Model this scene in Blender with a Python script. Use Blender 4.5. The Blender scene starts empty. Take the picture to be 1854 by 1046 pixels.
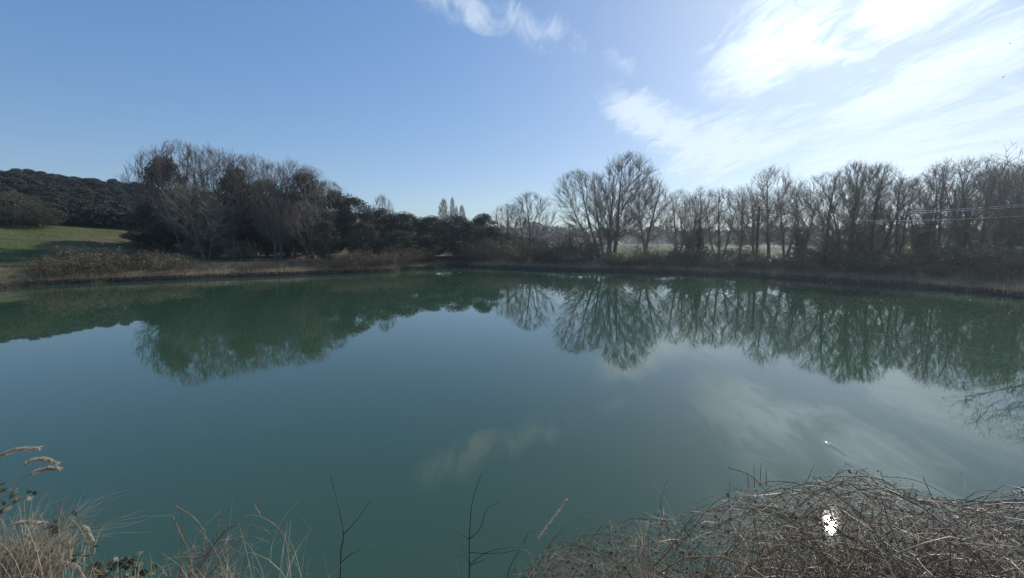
import bpy, math, random
import numpy as np
from mathutils import Vector, Matrix

# ------------------------------------------------------------------ camera
SC = bpy.context.scene
COL = SC.collection
PITCH, EYE, FPX = math.radians(6.0), 3.0, 835.0
cam_d = bpy.data.cameras.new('camera')
cam_d.sensor_width = 36.0
cam_d.lens = FPX / 1854 * 36
cam_d.clip_start, cam_d.clip_end = 0.05, 9000
cam = bpy.data.objects.new('camera', cam_d)
COL.objects.link(cam)
cam.location = (0, 0, EYE)
cam.rotation_euler = (math.pi / 2 - PITCH, 0, 0)
SC.camera = cam

# ------------------------------------------------------------------ sun, sky, exposure
SUN_EL, SUN_AZ = math.radians(27.7), math.radians(36.2)      # azimuth measured from +Y towards +X
sun_d = bpy.data.lights.new('sun', 'SUN')
sun_d.energy = 4.4
sun_d.angle = math.radians(0.6)
sun_d.color = (1.0, 0.95, 0.87)
sun = bpy.data.objects.new('sun', sun_d)
COL.objects.link(sun)
SUNV = Vector((math.sin(SUN_AZ) * math.cos(SUN_EL), math.cos(SUN_AZ) * math.cos(SUN_EL), math.sin(SUN_EL)))
sun.rotation_euler = SUNV.to_track_quat('Z', 'Y').to_euler()

SC.view_settings.view_transform = 'Standard'
SC.view_settings.look = 'None'
SC.view_settings.exposure = 0.0
SC.view_settings.gamma = 1.0
SC.view_settings.use_curve_mapping = False
SC.cycles.use_denoising = True
SC.cycles.max_bounces = 6
SC.cycles.diffuse_bounces = 2
SC.cycles.glossy_bounces = 3
SC.cycles.transparent_max_bounces = 6
SC.cycles.volume_bounces = 0
SC.cycles.caustics_reflective = False
SC.cycles.caustics_refractive = False


def ray(px, py):                       # world direction seen at a point of the photograph
    x, u = (px - 927) / FPX, (523 - py) / FPX
    c, s = math.cos(PITCH), math.sin(PITCH)
    return Vector((x, c + u * s, u * c - s))


class NT:                              # small node-tree helper
    def __init__(s, tree):
        s.t = tree

    def n(s, kind, **kw):
        nd = s.t.nodes.new(kind)
        for k, v in kw.items():
            if k.startswith('i_'):
                key = k[2:]
                key = int(key) if key.isdigit() else key.replace('_', ' ')
                nd.inputs[key].default_value = v
            else:
                setattr(nd, k, v)
        return nd

    def l(s, a, b):
        s.t.links.new(a, b)

    def m(s, op, a, b=None, c=None, clamp=False):
        nd = s.t.nodes.new('ShaderNodeMath')
        nd.operation = op
        nd.use_clamp = clamp
        for i, v in enumerate((a, b, c)):
            if v is None:
                continue
            if isinstance(v, (int, float)):
                nd.inputs[i].default_value = v
            else:
                s.l(v, nd.inputs[i])
        return nd.outputs[0]

    def ss(s, v, lo, hi):
        nd = s.t.nodes.new('ShaderNodeMapRange')
        nd.interpolation_type = 'SMOOTHSTEP'
        s.l(v, nd.inputs[0])
        nd.inputs[1].default_value, nd.inputs[2].default_value = lo, hi
        return nd.outputs[0]


world = bpy.data.worlds.new('World')
SC.world = world
world.use_nodes = True
W = NT(world.node_tree)
world.node_tree.nodes.clear()
sky = W.n('ShaderNodeTexSky')
sky.sky_type = 'NISHITA'
sky.sun_disc = False
sky.sun_elevation = SUN_EL
sky.sun_rotation = SUN_AZ
sky.altitude = 300
sky.air_density = 1.0
sky.dust_density = 0.55
sky.ozone_density = 1.6
tc = W.n('ShaderNodeTexCoord')
sep = W.n('ShaderNodeSeparateXYZ')
W.l(tc.outputs['Generated'], sep.inputs[0])
dx, dy, dz = sep.outputs
zz = W.m('ADD', W.m('MAXIMUM', dz, 0.0), 0.06)
pxn, pyn = W.m('DIVIDE', dx, zz), W.m('DIVIDE', dy, zz)
cmb = W.n('ShaderNodeCombineXYZ')
W.l(pxn, cmb.inputs[0]); W.l(pyn, cmb.inputs[1])
az = W.m('ARCTAN2', dx, dy)
el = W.m('ARCSINE', dz)


def streak(rot, scale, stretch, detail, rough, seed, dist=0.0):
    mp = W.n('ShaderNodeMapping')
    mp.inputs['Rotation'].default_value = (0, 0, rot)
    mp.inputs['Location'].default_value = (seed * 3.7, seed * 1.9, 0)
    mp.inputs['Scale'].default_value = (scale, scale / stretch, 1)
    W.l(cmb.outputs[0], mp.inputs[0])
    ns = W.n('ShaderNodeTexNoise', noise_dimensions='2D')
    ns.inputs['Scale'].default_value = 1.0
    ns.inputs['Detail'].default_value = detail
    ns.inputs['Roughness'].default_value = rough
    ns.inputs['Distortion'].default_value = dist
    W.l(mp.outputs[0], ns.inputs[0])
    return ns.outputs[0]


n_str = streak(math.radians(16), 2.3, 4.5, 9, 0.62, 1.3, 0.35)
n_fin = streak(math.radians(24), 8.0, 2.5, 8, 0.66, 4.1, 0.7)
n_big = streak(0.2, 0.55, 1.6, 4, 0.5, 7.7, 0.2)


def blob(p0, p1, width, gain):         # soft elongated cloud patch between two directions in the sky
    a0, a1 = ray(*p0), ray(*p1)
    A = [(math.atan2(v.x, v.y), math.asin(v.normalized().z)) for v in (a0, a1)]
    cx, cy = (A[0][0] + A[1][0]) / 2, (A[0][1] + A[1][1]) / 2
    vx, vy = A[1][0] - A[0][0], A[1][1] - A[0][1]
    L = math.hypot(vx, vy)
    vx, vy = vx / L, vy / L
    ex, ey = W.m('SUBTRACT', az, cx), W.m('SUBTRACT', el, cy)
    t = W.m('ADD', W.m('MULTIPLY', ex, vx), W.m('MULTIPLY', ey, vy))
    s = W.m('SUBTRACT', W.m('MULTIPLY', ex, vy), W.m('MULTIPLY', ey, vx))
    t2 = W.m('POWER', W.m('ABSOLUTE', W.m('DIVIDE', t, L * 0.62)), 4.0)
    s2 = W.m('POWER', W.m('ABSOLUTE', W.m('DIVIDE', s, width)), 2.0)
    g = W.m('EXPONENT', W.m('MULTIPLY', W.m('ADD', t2, s2), -1.0))
    return W.m('MULTIPLY', g, gain)


CLOUDS = [((750, -30), (1062, 72), 0.042, 0.66),
          ((1112, 178), (1290, 285), 0.040, 0.95),
          ((1190, 285), (1480, 235), 0.055, 0.85),
          ((1310, 150), (1460, -50), 0.080, 0.72),
          ((1450, 280), (1920, 30), 0.062, 0.86),
          ((1560, 315), (2000, 190), 0.09, 0.82),
          ((1090, 80), (1160, 130), 0.030, 0.45),
          ((1580, 50), (1840, -60), 0.05, 0.6),
          ((1430, 100), (1580, 95), 0.025, 0.55),
          ((1380, -60), (1500, -330), 0.11, 0.62),
          ((1650, -30), (1950, -260), 0.10, 0.62)]
msk = None
for c in CLOUDS:
    b = blob(*c)
    msk = b if msk is None else W.m('MAXIMUM', msk, b)
# thin high cloud over the rest of the sunny half of the sky
sund = W.n('ShaderNodeVectorMath', operation='DOT_PRODUCT')
W.l(tc.outputs['Generated'], sund.inputs[0])
sund.inputs[1].default_value = SUNV
cosg = sund.outputs['Value']
veil = W.m('MULTIPLY', W.ss(cosg, 0.85, 1.0), 0.06)
back = W.m('MULTIPLY', W.ss(n_big, 0.52, 0.75), W.m('MULTIPLY', W.ss(dz, 0.45, 0.75), 0.4))
msk = W.m('MAXIMUM', W.m('ADD', msk, veil), back)
tex = W.m('ADD', W.m('MULTIPLY', W.m('SUBTRACT', n_str, 0.5), 1.9), W.m('MULTIPLY', W.m('SUBTRACT', n_fin, 0.5), 1.3))
dens = W.ss(W.m('ADD', msk, W.m('MULTIPLY', tex, 0.9)), 0.18, 1.08)
dens = W.m('MULTIPLY', dens, W.ss(msk, 0.05, 0.32))
# the camera holds the bright sky back: even roll-off of the sky's range, cirrus mixed in over it
hsv = W.n('ShaderNodeHueSaturation')
hsv.inputs['Saturation'].default_value = 1.38
hsv.inputs['Hue'].default_value = 0.512
W.l(sky.outputs[0], hsv.inputs['Color'])
gam = W.n('ShaderNodeGamma'); gam.inputs[1].default_value = 0.5
W.l(hsv.outputs[0], gam.inputs[0])
rol = W.n('ShaderNodeVectorMath', operation='SCALE')
tint = W.n('ShaderNodeVectorMath', operation='MULTIPLY')      # white balance of the photograph
W.l(gam.outputs[0], tint.inputs[0]); tint.inputs[1].default_value = (0.82, 1.0, 1.22)
W.l(tint.outputs[0], rol.inputs[0]); rol.inputs['Scale'].default_value = 2.36
lit = W.m('ADD', W.m('ADD', 7.4, W.m('MULTIPLY', W.ss(cosg, 0.6, 0.95), 1.9)), W.m('MULTIPLY', W.ss(cosg, 0.955, 1.0), 8.0))
ccol = W.n('ShaderNodeVectorMath', operation='SCALE')
ccol.inputs[0].default_value = (0.84, 0.975, 1.12)
W.l(lit, ccol.inputs['Scale'])
tot = W.n('ShaderNodeMix', data_type='RGBA')
W.l(W.m('MULTIPLY', dens, 0.82), tot.inputs[0])
W.l(rol.outputs[0], tot.inputs[6]); W.l(ccol.outputs[0], tot.inputs[7])
bg = W.n('ShaderNodeBackground')
bg.inputs[1].default_value = 0.1
W.l(tot.outputs[2], bg.inputs[0])
wo = W.n('ShaderNodeOutputWorld')
W.l(bg.outputs[0], wo.inputs[0])

# ------------------------------------------------------------------ helpers
def zat(py, Y):                        # height of a thing whose top shows at row py when it stands Y metres ahead
    r = ray(927, py)
    return EYE + Y * r.z / r.y


def xat(px, Y, py=440):
    r = ray(px, py)
    return Y * r.x / r.y


def water_at(px, py):
    r = ray(px, py)
    k = -EYE / r.z
    return (r.x * k, r.y * k)


def ss(a, b, v):
    t = np.clip((v - a) / (b - a), 0, 1)
    return t * t * (3 - 2 * t)


def mesh_from(name, V, F, smooth=False):
    V = np.asarray(V, np.float32); F = np.asarray(F, np.int32)
    me = bpy.data.meshes.new(name)
    n, k = F.shape
    me.vertices.add(len(V)); me.vertices.foreach_set('co', V.ravel())
    me.loops.add(n * k); me.loops.foreach_set('vertex_index', F.ravel())
    me.polygons.add(n)
    me.polygons.foreach_set('loop_start', np.arange(0, n * k, k, dtype=np.int32))
    me.polygons.foreach_set('loop_total', np.full(n, k, np.int32))
    if smooth:
        me.polygons.foreach_set('use_smooth', np.ones(n, bool))
    me.update(calc_edges=True)
    return me


def join(parts):
    Vs, Fs, o = [], [], 0
    for V, F in parts:
        if len(V) == 0:
            continue
        Vs.append(V); Fs.append(F + o); o += len(V)
    return np.concatenate(Vs), np.concatenate(Fs)


def unit(v):
    return v / np.maximum(np.linalg.norm(v, axis=-1, keepdims=True), 1e-9)


def tubes(P, R, s):
    """(n,k,3) polylines with (n,k) radii -> quads"""
    n, k, _ = P.shape
    T = np.empty_like(P)
    T[:, 1:-1] = P[:, 2:] - P[:, :-2]
    T[:, 0] = P[:, 1] - P[:, 0]
    T[:, -1] = P[:, -1] - P[:, -2]
    T = unit(T)
    mean = unit(P[:, -1] - P[:, 0] + 1e-6)
    ref = np.where(np.abs(mean[:, 2:3]) > 0.8, np.array([[1.0, 0.2, 0]]), np.array([[0, 0, 1.0]]))
    A = unit(np.cross(T, ref[:, None, :]))
    B = np.cross(T, A)
    ang = np.arange(s) * 2 * np.pi / s
    V = P[:, :, None, :] + R[:, :, None, None] * (A[:, :, None, :] * np.cos(ang)[None, None, :, None] + B[:, :, None, :] * np.sin(ang)[None, None, :, None])
    V = V.reshape(-1, 3)
    i = np.arange(n)[:, None, None] * k * s
    j = np.arange(k - 1)[None, :, None] * s
    a = np.arange(s)[None, None, :]
    b = (a + 1) % s
    F = np.stack([i + j + a, i + j + b, i + j + s + b, i + j + s + a], -1).reshape(-1, 4)
    return V, F


def ribbons(P, Wd, side):
    n, k, _ = P.shape
    off = side[:, None, :] * Wd[:, :, None]
    V = np.stack([P - off, P + off], 2).reshape(-1, 3)
    i = np.arange(n)[:, None] * k * 2
    j = np.arange(k - 1)[None, :] * 2
    F = np.stack([i + j, i + j + 1, i + j + 3, i + j + 2], -1).reshape(-1, 4)
    return V, F


def leaves(rng, C, size, aspect=1.0, updir=0.0):
    n = len(C)
    if n == 0:
        return np.zeros((0, 3)), np.zeros((0, 4), int)
    N = unit(rng.normal(size=(n, 3)) + np.array([0, 0, updir]))
    A = unit(np.cross(N, rng.normal(size=(n, 3))))
    B = np.cross(N, A)
    s = (size if np.ndim(size) else np.full(n, size))[:, None]
    V = np.stack([C - A * s, C + B * s * 0.55 * aspect, C + A * s, C - B * s * 0.55 * aspect], 1).reshape(-1, 3)
    F = np.arange(n * 4).reshape(-1, 4)
    return V, F


def grow(rng, S, D, L, r0, k, jit, trop, tip=0.3):
    n = len(S)
    P = np.empty((n, k, 3)); P[:, 0] = S
    d = unit(D)
    step = (L / (k - 1))[:, None]
    for j in range(1, k):
        P[:, j] = P[:, j - 1] + d * step
        d = unit(d + rng.normal(size=(n, 3)) * jit + np.array([0, 0, trop]))
    R = r0[:, None] * np.linspace(1, tip, k)[None, :]
    return P, R


def env_dist(S, D, c, r):
    s, d = (S - c) / r, D / r
    A = (d * d).sum(-1); B = (s * d).sum(-1); C = (s * s).sum(-1) - 1
    disc = B * B - A * C
    t = np.where(disc > 0, (-B + np.sqrt(np.maximum(disc, 0))) / A, 0)
    return np.maximum(t, 0)


def spawn(rng, parents, N, ang, asd, base, k, jit, trop, env=None, up=0.0, rfac=0.6, rmin=0.004, rmax=9, tpow=1.0, out=0.0):
    lens = []
    for P, R, t0 in parents:
        lens.append(np.linalg.norm(np.diff(P, axis=1), axis=-1).sum(1) * (1 - t0))
    tot = sum(l.sum() for l in lens)
    Ss, Ds, Rs, Ts = [], [], [], []
    for (P, R, t0), l in zip(parents, lens):
        m = int(round(N * l.sum() / tot))
        if m == 0:
            continue
        i = rng.choice(len(P), m, p=l / l.sum())
        t = t0 + (1 - t0) * rng.random(m) ** tpow
        kk = P.shape[1]
        f = np.minimum(t * (kk - 1), kk - 1.001)
        j = f.astype(int); w = (f - j)[:, None]
        pos = P[i, j] * (1 - w) + P[i, j + 1] * w
        tan = unit(P[i, j + 1] - P[i, j])
        a = ang + rng.normal(size=m) * asd
        perp = unit(np.cross(tan, rng.normal(size=(m, 3))))
        d = tan * np.cos(a)[:, None] + perp * np.sin(a)[:, None]
        d[:, 2] += up
        if out:
            o = pos.copy(); o[:, 2] = 0
            d += unit(o + 1e-4) * out
        Ss.append(pos); Ds.append(unit(d)); Rs.append(R[i, j] * (1 - w[:, 0]) + R[i, j + 1] * w[:, 0]); Ts.append(t)
    S, D, Rp, T = map(np.concatenate, (Ss, Ds, Rs, Ts))
    L = base * rng.uniform(0.55, 1.25, len(S)) * (1 - 0.45 * T)
    if env is not None:
        L = np.minimum(L, env_dist(S, D, *env) * rng.uniform(0.8, 1.08, len(S)) + 0.12 * base)
    r0 = np.clip(np.minimum(Rp * rfac, L * 0.02 + rmin), rmin, rmax)
    return grow(rng, S, D, L, r0, k, jit, trop)


def crown_pts(rng, n, H, zb, Wd, fm, inner, lean=(0, 0), fpow=1.0, shell=1.0):
    f = rng.random(n) ** fpow
    prof = np.sqrt(np.maximum(1 - np.where(f < fm, (fm - f) / fm, (f - fm) / (1 - fm)) ** 2, 0.0))
    r = Wd / 2 * prof * np.sqrt(rng.uniform(inner, 1.0, n)) * shell * rng.uniform(0.8, 1.12, n)
    a = rng.random(n) * 6.283
    return np.stack([np.cos(a) * r + lean[0] * f, np.sin(a) * r + lean[1] * f, zb + f * (H - zb)], -1)


def reach(rng, parents, T, k, bend, jit, rfac, rk, rmin, lag=1.25, climb=1.0, root=None):
    """curved branches from the best-placed point of the parent branches out to the target points"""
    Ps, Ts, Rs = [], [], []
    for P, R, j0 in parents:
        tn = unit(P[:, 1:] - P[:, :-1])
        Ps.append(P[:, j0:-1].reshape(-1, 3)); Ts.append(tn[:, j0:].reshape(-1, 3)); Rs.append(R[:, j0:-1].reshape(-1))
    A, TA, RA = map(np.concatenate, (Ps, Ts, Rs))
    idx = np.empty(len(T), int)
    for c in range(0, len(T), 400):
        v = T[c:c + 400, None, :] - A[None]
        d = np.linalg.norm(v, axis=-1) + 1e-6
        cs = (v * TA[None]).sum(-1) / d
        rise = v[..., 2] / d
        if root is not None:           # branches radiate from the crown's foot
            rd = unit(T[c:c + 400] - root)
            rise = 0.35 * rise + 0.65 * (v * rd[:, None, :]).sum(-1) / d
        idx[c:c + 400] = np.argmin(d ** 0.9 * (lag - cs) * (1.5 - climb * rise) * (1 + rng.random(d.shape) * 0.1), axis=1)
    S, D, Rp = A[idx], TA[idx], RA[idx]
    L = np.linalg.norm(T - S, axis=-1)
    C = S + D * (L * bend)[:, None]
    t = np.linspace(0, 1, k)[None, :, None]
    P = (1 - t) ** 2 * S[:, None] + 2 * t * (1 - t) * C[:, None] + t ** 2 * T[:, None]
    P[:, 1:-1] += rng.normal(size=(len(T), k - 2, 3)) * jit * L[:, None, None] / k
    r0 = np.clip(np.minimum(Rp * rfac, L * rk + rmin), rmin, None)
    return P, r0[:, None] * np.linspace(1, 0.35, k)[None, :]


def bare_tree(seed, H, Wd, stems, n=(18, 170, 1300, 6000), zb=0.2, fm=0.5, buds=0, jit=0.22, budsize=0.03, twig=0.0058, lean=(0, 0), ivy=0.0, trunk_r=0.017, up=0.3, bend=0.26, climb=1.0):
    rng = np.random.default_rng(seed)
    S = np.array([[s[0], s[1], -0.15] for s in stems]); D = np.array([[s[2], s[3], 1.0] for s in stems])
    L = np.array([s[4] * H for s in stems]); R0 = np.array([H * trunk_r * s[5] for s in stems])
    P0, R = grow(rng, S, D, L, R0, 12, jit * 0.12, 0.04, 0.10)
    R[:, 0] *= 1.35
    z0 = zb * H
    foot = np.array([0, 0, H * (zb * 0.6 + 0.04)])
    P1, R1 = reach(rng, [(P0, R, 2)], crown_pts(rng, n[0], H, z0, Wd, fm, 0.45, lean, 0.8, 0.85), 9, bend, jit * 1.5, 0.5, 0.009, 0.012, climb=climb, root=foot)
    P2, R2 = reach(rng, [(P0, R, 5), (P1, R1, 2)], crown_pts(rng, n[1], H, z0 * 0.95, Wd, fm, 0.12, lean, 0.85, 0.95), 6, bend, jit, 0.5, 0.007, 0.009, climb=climb, root=foot)
    P3, R3 = reach(rng, [(P0, R, 9), (P1, R1, 4), (P2, R2, 1)], crown_pts(rng, n[2], H * 0.97, z0 * 0.9, Wd, fm, 0.08, lean, 0.85, 1.0), 4, bend * 0.8, jit * 0.8, 0.7, 0.006, twig * 1.2, climb=climb, root=foot)
    P4, R4 = spawn(rng, [(P2, R2, 0.5), (P3, R3, 0.15)], n[3], 0.5, 0.22, H * 0.07, 3, 0.1, 0.05, None, up, 0.8, twig)
    d = {'trunk': join([tubes(P0, R, 7), tubes(P1, R1, 5)]),
         'crown': join([tubes(P2, R2, 4), tubes(P3, R3, 3), tubes(P4[:, [0, 2]], R4[:, [0, 2]], 3)])}
    if buds:
        q = P4.reshape(-1, 3)
        q = q[rng.integers(0, len(q), buds)] + rng.normal(size=(buds, 3)) * 0.03
        d['buds'] = leaves(rng, q, rng.uniform(0.6, 1.4, buds) * budsize, 1.3)
    if ivy:
        m = 3000
        hz = rng.random(m) ** 0.9 * ivy * H
        st = rng.integers(0, len(P0), m)
        kk = np.clip(hz / np.maximum(P0[st, -1, 2], 0.1) * 11, 0, 10.9)
        base = P0[st, kk.astype(int)]
        base[:, 2] = hz
        a = rng.random(m) * 6.283
        rad = rng.uniform(0.12, 0.55, m) * (1.15 - 0.6 * hz / (ivy * H))
        q = base + np.stack([np.cos(a) * rad, np.sin(a) * rad, rng.normal(size=m) * 0.1], -1)
        q[:, 2] = np.maximum(q[:, 2], 0.05)
        d['ivy'] = leaves(rng, q, rng.uniform(0.06, 0.13, m), 1.5)
    return d


def evergreen(seed, H, Wd, nl=24000, zb=0.03, fm=0.45, size=(0.05, 0.12), nc=80, cr=(0.06, 0.12)):
    rng = np.random.default_rng(seed)
    S = np.array([[0, 0, -0.15], [0.15, 0.1, -0.15]]); D = np.array([[0.05, 0, 1], [-0.12, 0.08, 1.0]])
    P0, R = grow(rng, S, D, np.array([H * 0.8, H * 0.65]), np.array([H * 0.022, H * 0.016]), 10, 0.05, 0.03, 0.15)
    C0 = crown_pts(rng, nc, H * 0.95, H * (zb + 0.05), Wd * 0.9, fm, 0.25, fpow=0.9)
    rc = rng.uniform(*cr, nc) * H
    P1, R1 = reach(rng, [(P0, R, 2)], C0, 6, 0.3, 0.4, 0.5, 0.012, 0.01)
    wgt = rc ** 2
    i = rng.choice(nc, nl, p=wgt / wgt.sum())
    C = C0[i] + unit(rng.normal(size=(nl, 3))) * rc[i][:, None] * (0.35 + 0.75 * rng.random((nl, 1)) ** 0.6) * np.array([1.1, 1.1, 0.75])
    C[:, 2] = np.maximum(C[:, 2], 0.1)
    return {'trunk': join([tubes(P0, R, 6), tubes(P1, R1, 4)]),
            'crown': leaves(rng, C, rng.uniform(*size, nl), 1.3, 0.35)}


def shrub(seed, H, Wd, nst=14, n1=70, n2=420, twig=0.006, nleaf=0, lsize=0.05, spread=0.55):
    rng = np.random.default_rng(seed)
    a = rng.random(nst) * 6.283
    rr = rng.random(nst) ** 0.6 * Wd * 0.28
    S = np.stack([np.cos(a) * rr, np.sin(a) * rr, np.full(nst, -0.08)], -1)
    D = np.stack([np.cos(a) * spread * rng.random(nst), np.sin(a) * spread * rng.random(nst), np.ones(nst)], -1)
    P0, R0 = grow(rng, S, D, H * rng.uniform(0.6, 1.05, nst), np.full(nst, 0.011), 7, 0.14, -0.02, 0.4)
    P1, R1 = spawn(rng, [(P0, R0, 0.12)], n1, 0.8, 0.25, H * 0.42, 5, 0.16, 0.0, None, 0.12, 0.7, twig)
    P2, R2 = spawn(rng, [(P0, R0, 0.4), (P1, R1, 0.1)], n2, 0.8, 0.3, H * 0.2, 3, 0.2, 0.02, None, 0.1, 0.8, twig)
    d = {'stems': tubes(P0, R0, 4), 'twigs': join([tubes(P1, R1, 3), tubes(P2, R2, 3)])}
    if nleaf:
        q = np.concatenate([P2.reshape(-1, 3), P1.reshape(-1, 3)])
        q = q[rng.integers(0, len(q), nleaf)] + rng.normal(size=(nleaf, 3)) * 0.07 * H
        q[:, 2] = np.maximum(q[:, 2], 0.04)
        d['leaves'] = leaves(rng, q, rng.uniform(0.6, 1.4, nleaf) * lsize, 1.3, 0.3)
    return d

# ------------------------------------------------------------------ materials
MATS = {}


def mat(name, cols, scale=3.0, rough=0.85, objvar=0.25, spec=0.3, detail=5, transl=0.0, bump=0.0):
    m = bpy.data.materials.new(name); m.use_nodes = True
    t = NT(m.node_tree)
    b = m.node_tree.nodes['Principled BSDF']
    geo = t.n('ShaderNodeTexCoord')
    ns = t.n('ShaderNodeTexNoise')
    ns.inputs['Scale'].default_value = scale
    ns.inputs['Detail'].default_value = detail
    t.l(geo.outputs['Object'], ns.inputs['Vector'])
    cr = t.n('ShaderNodeValToRGB')
    el_ = cr.color_ramp.elements
    el_[0].position, el_[1].position = 0.32, 0.68
    el_[0].color = (*cols[0], 1); el_[1].color = (*cols[-1], 1)
    for q, c in enumerate(cols[1:-1]):
        e = el_.new(0.32 + 0.36 * (q + 1) / (len(cols) - 1)); e.color = (*c, 1)
    t.l(ns.outputs[0], cr.inputs[0])
    oi = t.n('ShaderNodeObjectInfo')
    hs = t.n('ShaderNodeHueSaturation')
    t.l(cr.outputs[0], hs.inputs['Color'])
    t.l(t.m('ADD', 1 - objvar, t.m('MULTIPLY', oi.outputs['Random'], 2 * objvar)), hs.inputs['Value'])
    t.l(t.m('ADD', 0.485, t.m('MULTIPLY', oi.outputs['Random'], 0.03)), hs.inputs['Hue'])
    t.l(hs.outputs[0], b.inputs['Base Color'])
    b.inputs['Roughness'].default_value = rough
    b.inputs['Specular IOR Level'].default_value = spec
    if bump:
        bp = t.n('ShaderNodeBump'); bp.inputs['Strength'].default_value = bump; bp.inputs['Distance'].default_value = 0.05
        t.l(ns.outputs[0], bp.inputs['Height']); t.l(bp.outputs[0], b.inputs['Normal'])
    if transl:
        tr = t.n('ShaderNodeBsdfTranslucent'); mx = t.n('ShaderNodeMixShader')
        t.l(hs.outputs[0], tr.inputs[0]); mx.inputs[0].default_value = transl
        t.l(b.outputs[0], mx.inputs[1]); t.l(tr.outputs[0], mx.inputs[2])
        t.l(mx.outputs[0], m.node_tree.nodes['Material Output'].inputs[0])
    MATS[name] = m
    return m


mat('bark', [(0.11, 0.095, 0.078), (0.22, 0.195, 0.16)], 2.0, 0.9, 0.2, bump=0.4)
mat('twig_grey', [(0.165, 0.135, 0.095), (0.27, 0.225, 0.16)], 1.2, 0.8, 0.25)
mat('twig_purple', [(0.145, 0.105, 0.075), (0.235, 0.18, 0.13)], 1.0, 0.75, 0.2)
mat('twig_olive', [(0.09, 0.085, 0.045), (0.14, 0.12, 0.07)], 1.0, 0.75, 0.2)
mat('bud', [(0.18, 0.14, 0.09), (0.30, 0.26, 0.15)], 6.0, 0.6, 0.2, transl=0.4)
mat('leaf_evergreen', [(0.022, 0.032, 0.013), (0.05, 0.066, 0.026)], 1.6, 0.55, 0.3, 0.4, transl=0.15)
mat('leaf_oak', [(0.045, 0.048, 0.024), (0.10, 0.095, 0.048)], 0.9, 0.6, 0.32, 0.35, transl=0.15)
mat('leaf_ivy', [(0.015, 0.028, 0.012), (0.04, 0.06, 0.025)], 4.0, 0.4, 0.2, 0.5, transl=0.1)
mat('leaf_bramble', [(0.08, 0.085, 0.045), (0.24, 0.21, 0.12)], 3.0, 0.5, 0.3, 0.4, transl=0.5)
mat('leaf_dry', [(0.15, 0.10, 0.055), (0.25, 0.18, 0.10)], 3.0, 0.7, 0.25, transl=0.3)
mat('shrub_twig', [(0.11, 0.082, 0.055), (0.20, 0.155, 0.105)], 2.0, 0.8, 0.25)
mat('dry_grass', [(0.25, 0.195, 0.11), (0.50, 0.42, 0.26)], 0.7, 0.75, 0.1, transl=0.3)
mat('green_grass', [(0.06, 0.085, 0.025), (0.13, 0.145, 0.055)], 0.5, 0.7, 0.1, transl=0.3)

# ------------------------------------------------------------------ object helpers
def put(name, me, material, parent=None, loc=None):
    if not isinstance(me, bpy.types.Mesh):
        me = mesh_from(name, *me)
    o = bpy.data.objects.new(name, me)
    if material is not None and len(me.materials) == 0:
        me.materials.append(MATS[material] if isinstance(material, str) else material)
    COL.objects.link(o)
    if parent is not None:
        o.parent = parent
    if loc is not None:
        o.location = loc
    return o


def tag(o, label=None, cat=None, group=None, kind=None):
    for k, v in (('label', label), ('category', cat), ('group', group), ('kind', kind)):
        if v:
            o[k] = v
    return o


def thing(name, loc, rz=0.0, scale=(1, 1, 1)):
    o = bpy.data.objects.new(name, None)
    o.empty_display_size = 0.2
    COL.objects.link(o)
    o.location = loc; o.rotation_euler = (0, 0, rz); o.scale = scale
    return o


class Model(dict):
    W = H = 1.0


def model(d, mats, part_names=None):   # dict of raw geometry -> dict of meshes with their material
    out = Model()
    c = d['crown'][0] if 'crown' in d else d['twigs'][0]
    r_ = np.abs(c[:, 0] - np.median(c[:, 0]))
    out.W = 2 * float(np.percentile(r_, 97)); out.H = float(np.percentile(c[:, 2], 99.93))
    for k, (V, F) in d.items():
        me = mesh_from(k, V, F, smooth=(k == 'trunk'))
        me.materials.append(MATS[mats[k]])
        out[k] = me
    return out


def place(name, mdl, loc, rz, scale, label, cat, group=None, omit=()):
    t = thing(name, loc, rz, scale)
    tag(t, label, cat, group)
    for k, me in mdl.items():
        if k in omit:
            continue
        put(k, me, None, t)
    return t

# ------------------------------------------------------------------ the pond and the ground
shore_px = [(0, 522), (60, 517), (200, 511), (330, 506), (450, 501), (560, 497), (650, 494), (715, 491), (725, 488), (790, 486),
            (825, 482), (838, 481), (855, 484), (950, 487), (1050, 490), (1150, 493), (1240, 495), (1290, 499), (1330, 497), (1400, 503),
            (1480, 508), (1560, 515), (1640, 519), (1700, 526), (1780, 532), (1854, 541)]
SH = [water_at(*p) for p in shore_px]
SH += [(30, 19.5), (31, 12), (26, 6.5), (16, 4.8), (8, 4.0), (5.5, 3.75), (3.3, 3.75), (1.6, 3.6), (0.6, 3.25), (-0.8, 3.15),
       (-2.5, 3.1), (-4.5, 3.0), (-10, 3.6), (-22, 6), (-33, 13), (-36.5, 21), (-34.5, 26.5)]
SH = np.array(SH)
# roughen the waterline
rs = np.random.default_rng(5)
q = []
for a, b in zip(SH, np.roll(SH, -1, 0)):
    m = max(1, int(np.linalg.norm(b - a) / 0.8))
    for i in range(m):
        p = a + (b - a) * i / m
        q.append(p + rs.normal(size=2) * (0.14 if np.hypot(*p) > 8 else 0.05))
SHR = np.array(q)


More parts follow.
